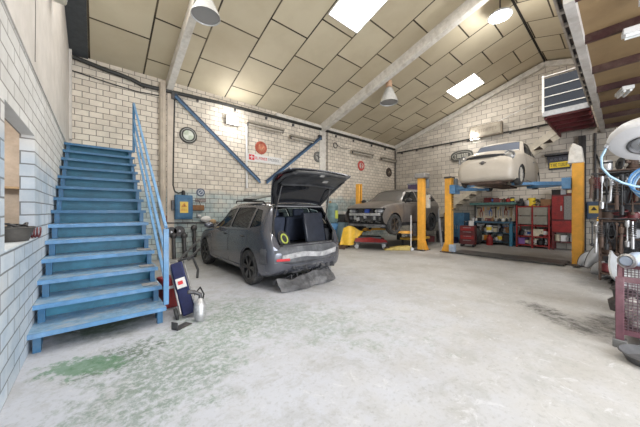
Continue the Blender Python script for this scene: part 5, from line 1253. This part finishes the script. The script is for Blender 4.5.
row('upper bench shelf, back row', list(zip(['black', 'silver', 'rusty', 'black', 'steel', 'grey', 'silver', 'black', 'white', 'silver'], ['casting', 'box', 'casting', 'can', 'alternator', 'box', 'gear', 'casting', 'can', 'box'])), (12.9, BY1 - .2, .522), (12.9, BY0 + .2, .522), PI / 2, 'back row on the upper bench shelf', 32, .26, .34)
row('lower bench shelf, back row', list(zip(['black', 'rusty', 'silver', 'black', 'grey', 'steel', 'black', 'silver'], ['box', 'alternator', 'can', 'casting', 'box', 'casting', 'can', 'alternator'])), (12.9, BY1 - .2, .162), (12.9, BY0 + .2, .162), PI / 2, 'back row on the lower bench shelf', 33, .24, .30)
row('lower shelf under the workbench', list(zip(['black', 'silver', 'cream', 'orange', 'black', 'steel', 'silver', 'grey', 'rusty', 'black'], ['box', 'casting', 'box', 'box', 'alternator', 'gear', 'alternator', 'can', 'casting', 'box'])), (12.6, BY1 - .2, .162), (12.6, BY0 + .2, .162), PI / 2, 'parts on the lower bench shelf', 13, .20, .30)
row('green shelf over the tool board', list(zip(['rusty', 'dark red', 'black', 'dark red', 'red', 'rusty', 'red', 'black'], ['casting', 'box', 'can', 'box', 'drill', 'alternator', 'alternator', 'can'])), (12.86, BY1 - .5, 1.762), (12.86, BY0 + .1, 1.762), PI / 2, 'things on the green shelf', 14, .14, .22)

# ------------------------------------------------------------------ red racks right of the bench
rk = thing('red_rack', 'red steel rack with grey drawer fronts right of the blue workbench', 'rack', (12.8, 2.25, 0))
RY0, RY1 = 1.78, 2.74
for y in (RY0, (RY0 + RY1) / 2, RY1):
    for x in (12.5, 13.05):
        mb = MB(); mb.b2((x - .025, y - .025, 0), (x + .025, y + .025, 1.62)); P(mb, 'post', red, rk)
for z in (.12, .45, .86, 1.58):
    mb = MB(); mb.b2((12.48, RY0, z - .04), (13.06, RY1, z)); P(mb, 'shelf', red, rk)
for y0, y1 in ((RY0 + .05, 2.23), (2.30, RY1 - .05)):
    for k in range(2):
        mb = MB(); mb.b2((12.47, y0, .90 + .33 * k), (12.5, y1, 1.2 + .33 * k)); o = P(mb, 'drawer_front', M('drawer_grey', (.30, .28, .24), .5, .2, .2, 6), rk, bevel=.006)
rc = thing('red_cabinet', 'red tool cabinet with grey mesh door beside the tall lift post', 'cabinet', (12.8, 1.32, 0))
mb = MB(); mb.b2((12.52, .98, .62), (13.08, 1.72, 1.98)); P(mb, 'case', dred, rc)
mb = MB(); mb.b2((12.50, 1.02, 1.1), (12.52, 1.38, 1.92)); P(mb, 'mesh_door', M('mesh_grey', (.24, .23, .22), .5, .4, .3, 30), rc)
mb = MB(); mb.b2((12.495, 1.40, 1.1), (12.52, 1.70, 1.92)); P(mb, 'door', red, rc, bevel=.006)
mb = MB(); mb.b2((12.495, 1.0, .66), (12.52, 1.70, 1.04)); P(mb, 'lower_door', red, rc, bevel=.006)
mb = MB(); mb.b2((12.46, 1.43, 1.4), (12.495, 1.47, 1.58)); P(mb, 'handle', steel, rc)
for y in (1.02, 1.68):
    for x in (12.56, 13.04):
        mb = MB(); mb.b2((x - .03, y - .03, 0), (x + .03, y + .03, .62)); P(mb, 'leg', dred, rc)
mb = MB(); mb.b2((12.54, 1.0, .28), (13.06, 1.70, .31)); P(mb, 'bottom_shelf', dred, rc)
row('top of the red rack', list(zip(['black', 'black', 'silver', 'yellow', 'black', 'cream', 'black', 'brown'], ['casting', 'alternator', 'alternator', 'can', 'hose', 'filter', 'casting', 'box'])), (12.72, RY1 - .1, 1.582), (12.72, RY0 + .1, 1.582), PI / 2, 'things on top of the red rack', 15, .18, .32)
row('middle shelf of the red rack', list(zip(['black', 'silver', 'white', 'steel', 'cream', 'black', 'red'], ['alternator', 'casting', 'can', 'gear', 'box', 'casting', 'can'])), (12.66, RY1 - .13, .452), (12.66, RY0 + .13, .452), PI / 2, 'things on the middle red shelf', 16, .18, .3)
row('bottom shelf of the red rack', list(zip(['purple', 'black', 'silver', 'cream', 'black', 'steel'], ['box', 'can', 'casting', 'can', 'alternator', 'gear'])), (12.66, RY1 - .14, .122), (12.66, RY0 + .14, .122), PI / 2, 'things on the bottom red shelf', 17, .2, .28)
row('top of the red tool cabinet', list(zip(['black', 'grey', 'dark red', 'black'], ['box', 'box', 'can', 'alternator'])), (12.75, 1.6, 1.982), (12.75, 1.1, 1.982), PI / 2, 'things on the red cabinet', 18, .18, .26)
row('shelf below the red tool cabinet', list(zip(['cream', 'white', 'silver', 'grey'], ['can', 'box', 'gear', 'box'])), (12.74, 1.58, .312), (12.74, 1.14, .312), PI / 2, 'things under the red cabinet', 19, .18, .26)
t = thing('roller_cabinet', 'narrow dark red roller cabinet left of the blue workbench', 'cabinet', (11.2, 4.03, 0), rad(100))
mb = MB(); mb.b2((-.26, -.22, .10), (.26, .22, .82)); mb.build('case', dred, t, bevel=.015)
for k in range(4):
    mb = MB(); mb.b2((-.23, .22, .14 + .165 * k), (.23, .235, .285 + .165 * k)); o = mb.build('drawer', red if k % 2 else dred, t, bevel=.005)
    mb = MB(); mb.b2((-.14, .235, .245 + .165 * k), (.14, .255, .262 + .165 * k)); mb.build('handle', steel, o)
for a in (-.2, .2):
    for b in (-.17, .17):
        mb = MB(); mb.cyl((a, b - .02, .05), (a, b + .02, .05), .05, 14); mb.build('castor', black, t)
row('top of the narrow roller cabinet', [('black', 'drill'), ('white', 'box')], (11.2, 4.16, .822), (11.2, 3.92, .822), .4, 'things on the roller cabinet', 20, .16, .2)
t = thing('blue_locker', 'blue steel locker behind the sloping stair stringer left of the workbench', 'locker', (12.75, 4.95, 0))
mb = MB(); mb.b2((-.35, -.32, 0), (.3, .32, 1.32)); mb.build('case', M('locker_blue', (.05, .14, .25), .5, 0, .25, 5), t, bevel=.01)
for s in (-1, 1):
    mb = MB(); mb.b2((-.37, min(s * .01, s * .30), .06), (-.35, max(s * .01, s * .30), 1.26)); o = mb.build('door', M('locker_blue', (.05, .14, .25), .5), t, bevel=.006)
    mb = MB(); mb.b2((-.39, s * .05 - .012, .6), (-.37, s * .05 + .012, .75)); mb.build('handle', steel, o)

# ------------------------------------------------------------------ right side: reel, racks of parts, crate
t = thing('hose_reel', 'big white ceiling hose reel with dark centre at the right edge', 'hose reel', (5.25, -.19, 2.28)); t.scale = (.97, .97, .97)
ax = V(-.55, .08, -.83).normalized()
t.rotation_euler = ax.to_track_quat('Z', 'Y').to_euler()
whr = M('reel_white', (.66, .66, .68), .35, 0, .06, 4, dirt=(.4, .4, .42), damt=.3)
mb = MB(); mb.lathe([(0, -.14), (.22, -.14), (.32, -.10), (.355, -.03), (.355, .02), (.33, .06), (.26, .085), (.17, .09), (.16, .07), (.12, .07)], n=40); mb.build('cover', whr, t)
mb = MB(); mb.lathe([(.165, .09), (.175, .098), (.155, .10), (.13, .072)], n=32); mb.build('dark_ring', dsteel, t)
mb = MB(); mb.lathe([(.135, .072), (.125, .078), (.07, .085), (.06, .07)], n=24); mb.build('hub_plate', gplastic, t)
mb = MB(); mb.lathe([(0, .11), (.05, .108), (.062, .09), (.062, .07)], n=18); mb.build('hub_cap', white, t)
mb = MB(); mb.torus((0, 0, .05), .29, .008, (0, 0, 1), 36, 6); mb.build('cover_rim', gplastic, t)
t = thing('reel_hanger', 'thin grey pole holding the white hose reel under the mezzanine', 'pole', (5.3, -.20, 2.45))
mb = MB(); mb.cyl((0, 0, 0), (0, 0, 1.6), .02, 10); mb.b2((-.08, -.08, 1.60), (.08, .08, 1.615)); mb.build('pole', gplastic, t)
mb = MB(); mb.box((.0, .0, -.0), (.24, .16, .07)); mb.build('yoke', gplastic, t, bevel=.015)
t = thing('hose_guide', 'white hose outlet block on the left rim of the ceiling reel', 'hose guide', (5.25, .10, 2.32))
mb = MB(); mb.box((0, 0, 0), (.12, .10, .09), (0, .3, .2)); mb.build('block', whr, t, bevel=.015)
mb = MB(); mb.cyl((0, .03, -.02), (-.02, .07, -.08), .025, 12); mb.build('fitting', gplastic, t)
phose = M('pale_blue_hose', (.30, .46, .62), .35, 0, .1)
bhose = M('blue_hose', (.07, .22, .48), .35, 0, .15)
pts = [(5.24, .16, 2.24), (5.23, .205, 2.12), (5.24, .20, 1.98), (5.3, .13, 1.86), (5.4, .02, 1.77), (5.55, -.1, 1.72), (5.7, -.22, 1.71)]
t = thing('air_hose', 'pale blue air hose drooping from the ceiling reel in an arc', 'hose', pts[0])
mb = MB(); mb.tube([V(*p) - V(*pts[0]) for p in pts], .014, 10); mb.build('hose', phose, t)
t = thing('coiled_hose', 'coil of bright blue hose hanging on the parts rack below the white reel', 'hose', (6.2, -.24, 1.86))
for k in range(4):
    mb = MB(); mb.torus((.03 * k, -.02 * k, -.02 * k), .21 + .012 * k, .013, (-.8, .3 + .1 * k, .25), 30, 8); mb.build('loop', [bhose, phose][k % 2], t)
t = thing('bagged_cover', 'grey dusty plastic cover hung above the white hose reel', 'cover', (5.6, -.42, 2.58))
mb = MB(); mb.sphere((0, 0, 0), (.28, .2, .12), 18, 10, (.1, .2, .3)); mb.build('bag', gplastic, t)
# steel parts rack
pr = thing('parts_rack', 'tall rusty steel rack crammed with engine parts at the right edge', 'rack', (8.0, 0, 0))
PX0, PX1, PY0, PY1 = 7.72, 8.3, -.55, .32
for x in (PX0, PX1):
    for y in (PY0, PY1):
        mb = MB(); mb.b2((x - .02, y - .02, 0), (x + .02, y + .02, 2.25)); P(mb, 'post', rust, pr)
LV = (.15, .52, .86, 1.20, 1.54, 1.88, 2.2)
for z in LV:
    mb = MB(); mb.b2((PX0 - .02, PY0, z - .025), (PX1, PY1, z)); P(mb, 'shelf', rust, pr)
for j, z in enumerate(LV):
    q = random.Random(50 + j)
    ks = [(q.choice(['silver', 'silver', 'steel', 'rusty', 'black', 'silver', 'grey', 'dark red']), q.choice(['alternator', 'casting', 'casting', 'gear', 'alternator', 'hose', 'brake_disc', 'filter'])) for _ in range(5)]
    row('%s shelf of the right-hand rack' % ['bottom', 'second', 'third', 'fourth', 'fifth', 'sixth', 'top'][j], ks, (PX0 + .14, PY1 - .10, z + .002), (PX0 + .14, PY0 + .10, z + .002), PI / 2, 'engine parts on the rack', 60 + j, .20, .29, .02)
mb = MB(); mb.b2((PX1 - .01, PY0, .1), (PX1, PY1, 2.24)); P(mb, 'dark_backing', dsteel, pr)  # dark sheet added so the shelf backs look dark
# long parts hung in front of the rack
hk = [('exhaust_pipe', 'rusty'), ('shock_absorber', 'black'), ('drive_shaft', 'steel'), ('steering_rod', 'black'), ('exhaust_pipe', 'steel'), ('shock_absorber', 'rusty'), ('drive_shaft', 'black'), ('drive_belt', 'black'), ('steering_rod', 'rusty'), ('exhaust_pipe', 'rusty'), ('drive_shaft', 'steel'), ('shock_absorber', 'steel'), ('drive_belt', 'black'), ('drive_shaft', 'silver')]
for lv, (zz, nm) in enumerate(((2.12, 'upper'), (1.22, 'lower'))):
    mb = MB(); mb.cyl((PX0 - .09, PY0, zz + .02), (PX0 - .09, PY1 + .12, zz + .02), .012, 8); mb.bar((PX0, PY1, zz), (PX0 - .09, PY1, zz + .02), .02, .02); P(mb, 'hook_rail', dsteel, pr)
    for i, (k, c) in enumerate(hk[lv * 3:] + hk[:lv * 3]):
        if i > 10: break
        q = random.Random(90 + i + 40 * lv); zt = zz - q.uniform(0, .12); l = q.uniform(.42, .8) - .08 * lv; y = PY1 + .10 - i * .065; x = PX0 - .10 - q.uniform(0, .07)
        t = thing(k, '%s %s hanging %s from the left on the %s rack rail' % (c, k.replace('_', ' '), ORD[i], nm), k.replace('_', ' '), (x, y, zt), 0, 'long parts hung on the rack rails')
        mb = MB(); m = CM[c]
        if k == 'exhaust_pipe':
            mb.tube([(0, 0, 0), (.02, .0, -l * .3), (-.05, .01, -l * .6), (-.03, .02, -l)], .024, 10); mb.build('pipe', m, t); mb = MB(); mb.tube([(0, 0, -l * .1), (.01, 0, -l * .14), (.02, 0, -l * .34), (.02, 0, -l * .38)], [.025, .05, .05, .025], 12); mb.build('muffler', m, t)
        elif k == 'shock_absorber':
            mb.cyl((0, 0, 0), (0, 0, -l * .5), .014, 8); mb.cyl((0, 0, -l * .45), (0, 0, -l), .028, 12); mb.build('tube', m, t); mb = MB(); mb.tube([(.045 * math.cos(a), .045 * math.sin(a), -.05 - l * .5 * a / 40) for a in [k2 * .7 for k2 in range(58)]], .009, 6); mb.build('spring', CM['dark red'] if c == 'black' else dsteel, t)
        elif k == 'drive_shaft':
            mb.tube([(0, 0, 0), (0, 0, -.1), (0, 0, -.14), (0, 0, -l * .75), (0, 0, -l * .8), (0, 0, -l)], [.036, .034, .014, .014, .038, .03], 10); mb.build('shaft', m, t)
        elif k == 'steering_rod':
            mb.tube([(0, 0, 0), (.02, 0, -l * .5), (0, 0, -l)], .012, 8); mb.sphere((0, 0, 0), .028); mb.sphere((0, 0, -l), .032); mb.build('rod', m, t)
        else:
            mb.tube([(0, .045 * math.cos(a) * (1.2 if math.sin(a) < 0 else .8), -l * .4 + l * .4 * math.sin(a)) for a in [2 * PI * k2 / 26 for k2 in range(26)]], .01, 6, close=True); mb.build('belt', m, t)
# gas cylinders and leaning things
def gas(name, label, base, top, r, m, capm, col=None):
    d = V(*top) - V(*base); L_ = d.length
    t = thing(name, label, 'gas cylinder', base); t.rotation_euler = d.to_track_quat('Z', 'Y').to_euler()
    mb = MB(); mb.lathe([(0, 0), (r * .9, 0), (r, .03), (r, L_ * .78), (r * .85, L_ * .86), (r * .4, L_ * .91), (r * .3, L_ * .93), (0, L_ * .93)], n=24); mb.build('bottle', m, t)
    mb = MB(); mb.lathe([(0, L_ * .93), (r * .3, L_ * .93), (r * .34, L_ * .97), (0, L_)], n=14); mb.build('valve', capm, t)
gas('gas_cylinder', 'tall green gas cylinder leaning against the end of the parts rack', (9.45, .30, 0), (9.28, .14, 1.95), .105, M('cylinder_green', (.035, .13, .07), .45, 0, .25, 6), dsteel)
gas('gas_cylinder', 'grey-olive gas cylinder leaning low beside the tall lift post', (9.88, .56, 0), (10.1, .18, 1.12), .125, M('olive_grey', (.19, .19, .14), .5, 0, .2, 6, dirt=(.3, .3, .27)), dsteel)
t = thing('orange_lamp', 'orange-yellow hand lamp hanging in front of the green gas cylinder', 'lamp', (9.05, .36, 1.16))
mb = MB(); mb.lathe([(0, -.12), (.05, -.11), (.07, -.02), (.06, .04), (.03, .1), (0, .11)], ax=(.4, .3, .6)); mb.build('body', M('amber_yellow', (.85, .48, .06), .4), t)
mb = MB(); mb.tube([(0, 0, .08), (.02, -.05, .3), (.06, -.1, .7)], .01, 6); mb.build('cord', black, t)
sp_ = M('silver_panel_paint', (.46, .48, .52), .35, .2, .12, 5, dirt=(.6, .6, .6))
def fender(label, base, top, w, m):
    base, top = V(*base), V(*top); d = top - base; L_ = d.length; d.normalize()
    sd = d.cross(V(-.92, .02, .2)).normalized(); n = sd.cross(d)
    t = thing('car_fender', label, 'car panel', base)
    mb = MB(); rows = []
    for i in range(13):
        a = i / 12; ww = w * (math.sin(PI * min(1, .06 + a * .94)) ** .75 + .03)
        rows.append([d * (L_ * a) + sd * (ww * b) + n * (.05 * (1 - (2 * b) ** 2) + .05 * math.sin(PI * a)) for b in [-.5 + k / 6 for k in range(7)]])
    mb.sheet(rows); mb.build('skin', m, t, solid=.012)
    mb = MB(); mb.tube([r[0] for r in rows], .012, 6); mb.build('flange', dsteel, t)
fender('silver car fender standing on the floor right beside the tall lift post', (9.22, .74, .03), (9.35, .46, .42), .22, sp_)
fender('long silver car fender leaning in front of the green gas cylinder', (9.0, .60, .03), (9.25, .20, .78), .24, sp_)
fender('dark grey car panel lying low near the foot of the parts rack', (8.35, .46, .03), (8.2, .12, .32), .26, gplastic)
q = random.Random(31)
for i in range(7):
    x = 8.5 - .30 * i; y = .22 - .05 * i
    t = thing('black_trim', 'crumpled black plastic trim, %s from the lift post in the floor heap' % ORD[i], 'car trim', (x, y, .0), q.uniform(-.6, .6), 'black trim in the floor heap')
    mb = MB(); w_ = q.uniform(.35, .5); ph = q.uniform(0, 5)
    mb.sheet([[(w_ * (a - .5), .13 * (b - .5) * 2, .02 + q.uniform(.16, .26) * math.sin(PI * b) * (.6 + .4 * math.sin(5 * a + ph))) for b in [k / 5 for k in range(6)]] for a in [k / 8 for k in range(9)]]); mb.build('shell', [black, dust, gplastic, dust][i % 4], t, solid=.01)
    mb = MB(); mb.tube([(-w_ * .4, -.05, .06), (0, .02, .2 + .06 * (i % 3)), (w_ * .4, .05, .08)], .02, 6); mb.build('rib', dsteel, t)
t = thing('parts_stump', 'dark scrap block behind the steel crate carrying the pale plastic tank', 'scrap block', (5.6, -.15, 0))
mb = MB(); mb.lathe([(0, 0), (.3, 0), (.32, .1), (.26, .16), (.28, .30), (.2, .34), (0, .34)], n=11); mb.build('casting', dsteel, t)
mb = MB(); mb.cyl((-.25, .1, .12), (-.36, .14, .14), .06, 10); mb.build('stub', steel, t)
t = thing('plastic_tank', 'pale grey plastic bumper shell leaning behind the dark red mesh crate', 'plastic shell', (5.42, -.07, .54), rot=(rad(-50), rad(20), rad(-65)))
mb = MB(); rows = []
for i in range(10):
    a = i / 9
    rows.append([(.46 * (b - .5) * (1 - .25 * a), .05 * math.sin(3 * a) + .10 * math.cos(PI * (b - .5)) + (.05 if .3 < b < .7 and .3 < a < .7 else 0), -.18 + .55 * a) for b in [k / 12 for k in range(13)]])
mb.sheet(rows); mb.build('shell', M('pale_shell', (.33, .34, .35), .45, 0, .12, 6, dirt=(.3, .29, .27), damt=.4), t, solid=.02)
mb = MB(); mb.box((0, .15, .08), (.2, .05, .14)); mb.build('raised_pad', M('pale_shell2', (.38, .39, .40), .45, 0, .1), t, bevel=.02)
mb = MB(); mb.tube([(-.15, .07, .34), (0, .12, .37), (.15, .07, .34)], .025, 8); mb.build('rolled_edge', gplastic, t)
t = thing('plastic_duct', 'light blue-grey plastic duct lying across the mesh crate', 'plastic duct', (4.75, -.20, .70), rot=(0, rad(8), rad(-28)))
mb = MB(); mb.tube([(-.42, 0, .08), (-.2, .03, .12), (.1, 0, .11), (.42, -.06, .14)], [.05, .08, .085, .06], 12); mb.build('duct', M('blue_grey_plastic', (.34, .40, .50), .4, 0, .15, 6), t)
mb = MB(); mb.lathe([(.06, 0), (.08, .01), (.08, .03), (.06, .04)], (-.42, 0, .08), (1, 0, .1)); mb.build('clamp', steel, t)
# mesh crate
CX0, CX1, CY0, CY1 = 4.06, 5.05, -1.15, .03
ct = thing('mesh_crate', 'dark red steel crate with mesh sides on feet at the right edge', 'crate', (4.55, -.55, 0))
crm = M('crate_paint', (.17, .075, .095), .55, .1, .25, 6, dirt=(.35, .28, .28), damt=.5)
for x in (CX0, CX1):
    for y in (CY0, CY1):
        mb = MB(); mb.b2((x - .03, y - .03, .08), (x + .03, y + .03, .71)); P(mb, 'post', crm, ct, bevel=.004)
        mb = MB(); mb.b2((x - .05, y - .05, 0), (x + .05, y + .05, .08)); P(mb, 'foot', M('foot_grey', (.22, .22, .22), .6, .3), ct, bevel=.006)
def side(p, q):
    p, q = V(*p), V(*q); L_ = (q - p).length
    for z in (.16, .69):
        mb = MB(); mb.bar(p + V(0, 0, z), q + V(0, 0, z), .03, .05); P(mb, 'rail', crm, ct)
    mb = MB(); k = 0; d = (q - p).normalized()
    while .03 * k < L_ - .03:
        a = p + d * (.03 * k + .015); mb.bar(a + V(0, 0, .18), a + V(0, 0, .67), .007, .007); k += 1
    z = .20
    while z < .67: mb.bar(p + V(0, 0, z), q + V(0, 0, z), .007, .007); z += .03
    P(mb, 'mesh', M('crate_mesh', (.20, .14, .16), .5, .3, .2), ct)
side((CX0, CY0, 0), (CX0, CY1, 0)); side((CX0, CY1, 0), (CX1, CY1, 0)); side((CX1, CY0, 0), (CX1, CY1, 0)); side((CX0, CY0, 0), (CX1, CY0, 0))
mb = MB(); mb.b2((CX0, CY0, .14), (CX1, CY1, .16)); P(mb, 'floor_plate', crm, ct)
for i in range(12):
    q = random.Random(200 + i)
    x, y, z = CX0 + .2 + .28 * (i % 3), CY1 - .17 - .28 * ((i // 3) % 4), .165
    k = ['casting', 'alternator', 'gear', 'hose', 'filter', 'casting'][i % 6]; c = ['silver', 'grey', 'black', 'rusty', 'steel', 'white'][(i * 5 + i // 6) % 6]
    t = thing('scrap_' + k, '%s %s inside the mesh crate, %s from its left end, %s file' % (c, 'engine casting' if k == 'casting' else k, ORD[(i // 3) % 4], ['front', 'middle', 'back'][i % 3]), k, (x, y, z), q.uniform(0, 6), 'scrap in the mesh crate'); junk(k, q.uniform(.26, .42), CM[c], t, i)
t = thing('drip_pan', 'round dark grey drip pan on the floor in front of the mesh crate', 'pan', (3.80, -.17, 0))
mb = MB(); mb.lathe([(0, .0), (.16, 0), (.20, .07), (.215, .075), (.205, .085), (.15, .02), (0, .02)], n=30); mb.build('pan', M('pan_grey', (.09, .09, .095), .6, 0, .3, 8), t)

# lamps under the mezzanine
def soffit_lamp(label, x, y, l, rz):
    t = thing('tube_lamp', label, 'ceiling lamp', (x, y, MZ - .14), rz)
    mb = MB(); mb.b2((-l / 2, -.09, -.10), (l / 2, .09, -.02)); mb.build('housing', white, t, bevel=.01)
    for s in (-.045, .045):
        mb = MB(); mb.cyl((-l / 2 + .03, s, -.12), (l / 2 - .03, s, -.12), .022, 10); mb.build('tube', M('white_tube', (.75, .76, .75), .3), t)
    mb = MB(); mb.b2((-.03, -.03, -.02), (.03, .03, .14)); mb.build('mount', steel, t)
soffit_lamp('white twin tube lamp under the mezzanine at the top right edge', 5.95, -.35, .75, rad(97)); soffit_lamp('small white twin tube lamp farther back under the mezzanine', 8.72, .0, .45, rad(15))
# ------------------------------------------------------------------ beside the stair foot
t = thing('folding_cart', 'navy blue folding cart with white sticker and black handle beside the stairs', 'cart', (1.0, 3.95, 0), rot=(0, rad(-15), rad(-12)))
mb = MB(); mb.prism([(-.28, .05), (-.22, .03), (.34, .60), (.30, .66), (.24, .64)], lambda a, b, h: V(h, a, b), -.09, .07); mb.build('navy_cover', navy, t, bevel=.02)
mb = MB(); mb.prism([(-.032, .355), (.068, .468), (.08, .458), (-.02, .345)], lambda a, b, h: V(h, a, b), -.07, .05); o = mb.build('white_sticker', white, t)
mb = MB(); mb.box((-.015, .018, .412), (.06, .05, .02), (rad(48), 0, 0)); mb.build('sticker_mark', M('logo_red', (.62, .04, .05), .5), o)
mb = MB(); mb.tube([(-.10, -.30, .10), (-.10, .1, .40), (-.10, .40, .66), (.09, .40, .66), (.09, .1, .40), (.09, -.30, .10)], .013, 8); mb.build('frame', steel, t)
mb = MB(); mb.tube([(.02, .34, .66), (.22, .34, .66), (.24, .30, .45), (.20, .2, .36)], .018, 8); mb.build('handle', black, t)
for s in (-.15, .14):
    mb = MB(); mb.lathe([(.03, -.015), (.08, -.018), (.09, 0), (.08, .018), (.03, .015), (.03, -.015)], (s, -.22, .09), (1, 0, 0)); mb.build('wheel', rubber, t)
mb = MB(); mb.tube([(.1, -.05, .2), (.2, .0, .26), (.22, .1, .12), (.16, -.1, .05)], .012, 6); mb.build('strap', black, t)
t = thing('exhaust_converter', 'silver lumpy exhaust converter standing by the foot of the navy cart', 'exhaust part', (1.0, 3.50, 0), .3)
mb = MB(); mb.tube([(0, 0, 0), (0, 0, .03), (.0, .01, .08), (.01, .02, .2), (.03, .04, .26)], [.05, .06, .075, .07, .035], 16); mb.build('body', alu, t)
mb = MB(); mb.tube([(.03, .04, .25), (.04, .06, .31), (-.02, .10, .35), (-.09, .12, .36)], .025, 10); mb.build('pipe', dsteel, t)
t = thing('red_toolbox', 'small red case standing behind the foot of the stair rail', 'case', (.80, 4.35, 0), .2)
mb = MB(); mb.b2((-.11, -.14, 0), (.11, .14, .42)); mb.build('case', red, t, bevel=.02)
mb = MB(); mb.b2((-.115, -.145, .28), (.115, .145, .32)); mb.build('white_band', white, t)
t = thing('steel_bracket', 'small dark steel bracket lying at the foot of the rail post', 'bracket', (.78, 3.45, 0), .5)
mb = MB(); mb.b2((-.10, -.05, 0), (.10, .05, .012)); mb.bar((-.1, .0, .006), (-.1, .0, .09), .09, .012); mb.build('plate', dsteel, t)

# ------------------------------------------------------------------ sill of the opening on the left wall
mb = MB(); mb.b2((-1.15, 2.4, 1.03), (X0 - T, 4.6, 1.085)); struct(mb.build('window_sill', M('sill_board', (.38, .36, .34), .8, 0, .2, 6)))
mb = MB(); mb.b2((X0 - T, WY0, WZ0 - .0), (X0 + .01, WY1, WZ0 + .012)); struct(mb.build('window_ledge', M('sill_paint', (.55, .6, .65), .7, 0, .15, 8, dirt=(.3, .28, .25))))
t = thing('wire_basket', 'dark basket full of cables on the sill of the wall opening', 'basket', (-.60, 3.72, 1.102))
mb = MB(); mb.lathe([(0, 0), (.11, 0), (.15, .12), (.16, .125), (.155, .135), (.10, .02), (0, .02)], n=24); mb.build('bowl', M('basket_dark', (.07, .065, .06), .6, 0, .4, 10), t)
for k in range(5):
    mb = MB(); mb.tube([(.10 * math.cos(a + k), .10 * math.sin(a * 1.0 + k), .09 + .015 * k + .02 * math.sin(3 * a)) for a in [2 * PI * j / 18 for j in range(18)]], .009, 6, close=True); mb.build('cable', black if k % 2 else dsteel, t)
for i, (y, l, m) in enumerate(((3.55, .3, wood), (3.68, .26, CM['cream']), (3.62, .22, CM['yellow']))):
    t = thing('wood_stick', ['brown wooden stick lying across the sill behind the cable basket', 'cream stick lying flat on the sill, deepest of the three', 'short yellow stick on the sill behind the cable basket'][i], 'stick', (-.66 - .02 * i, y + .36, 1.118), .9 + .5 * i)
    mb = MB(); mb.box((0, 0, .0), (l, .03, .03)); mb.build('stick', m, t, bevel=.004)
t = thing('red_coil', 'dark red coiled spring hose at the far end of the sill', 'coil', (-.56, 4.02, 1.16))
mb = MB(); mb.tube([(-.1 + .0022 * k, .05 * math.cos(k * .6), .05 * math.sin(k * .6)) for k in range(100)], .008, 6); mb.build('coil', dred, t)
t = thing('plank_shelf', 'small brown wooden shelf on the room wall seen through the opening', 'shelf', (-1.0, 6.1, 1.72))
mb = MB(); mb.b2((-.25, -.2, 0), (.25, 0, .03)); mb.build('board', wood, t)
mb = MB(); mb.b2((-.2, -.15, -.12), (-.17, 0, 0)); mb.build('bracket', rust, t)
t = thing('pale_unit', 'pale box unit at the very top of the left wall', 'wall box', (X0 + .012, 5.2, 4.42))
mb = MB(); mb.b2((0, -.2, 0), (.16, .2, .4)); mb.build('case', M('pale_beige', (.6, .57, .48), .5), t, bevel=.03)
mb = MB(); mb.b2((.16, -.15, .05), (.17, .15, .12)); mb.build('grille', gplastic, t)
mb = MB(); mb.b2((X0 + .01, 5.5, roofz(8.6) - .0), (X0 + .30, Y1, roofz(8.6) + .03)); 
mb.bm.free()
mb = MB(); mb.bar((X0 + .18, 5.0, roofz(5.0) - .02), (X0 + .18, Y1, roofz(Y1) - .02), .34, .02); struct(mb.build('trim_6', M('dark_strip', (.06, .065, .07), .7)))
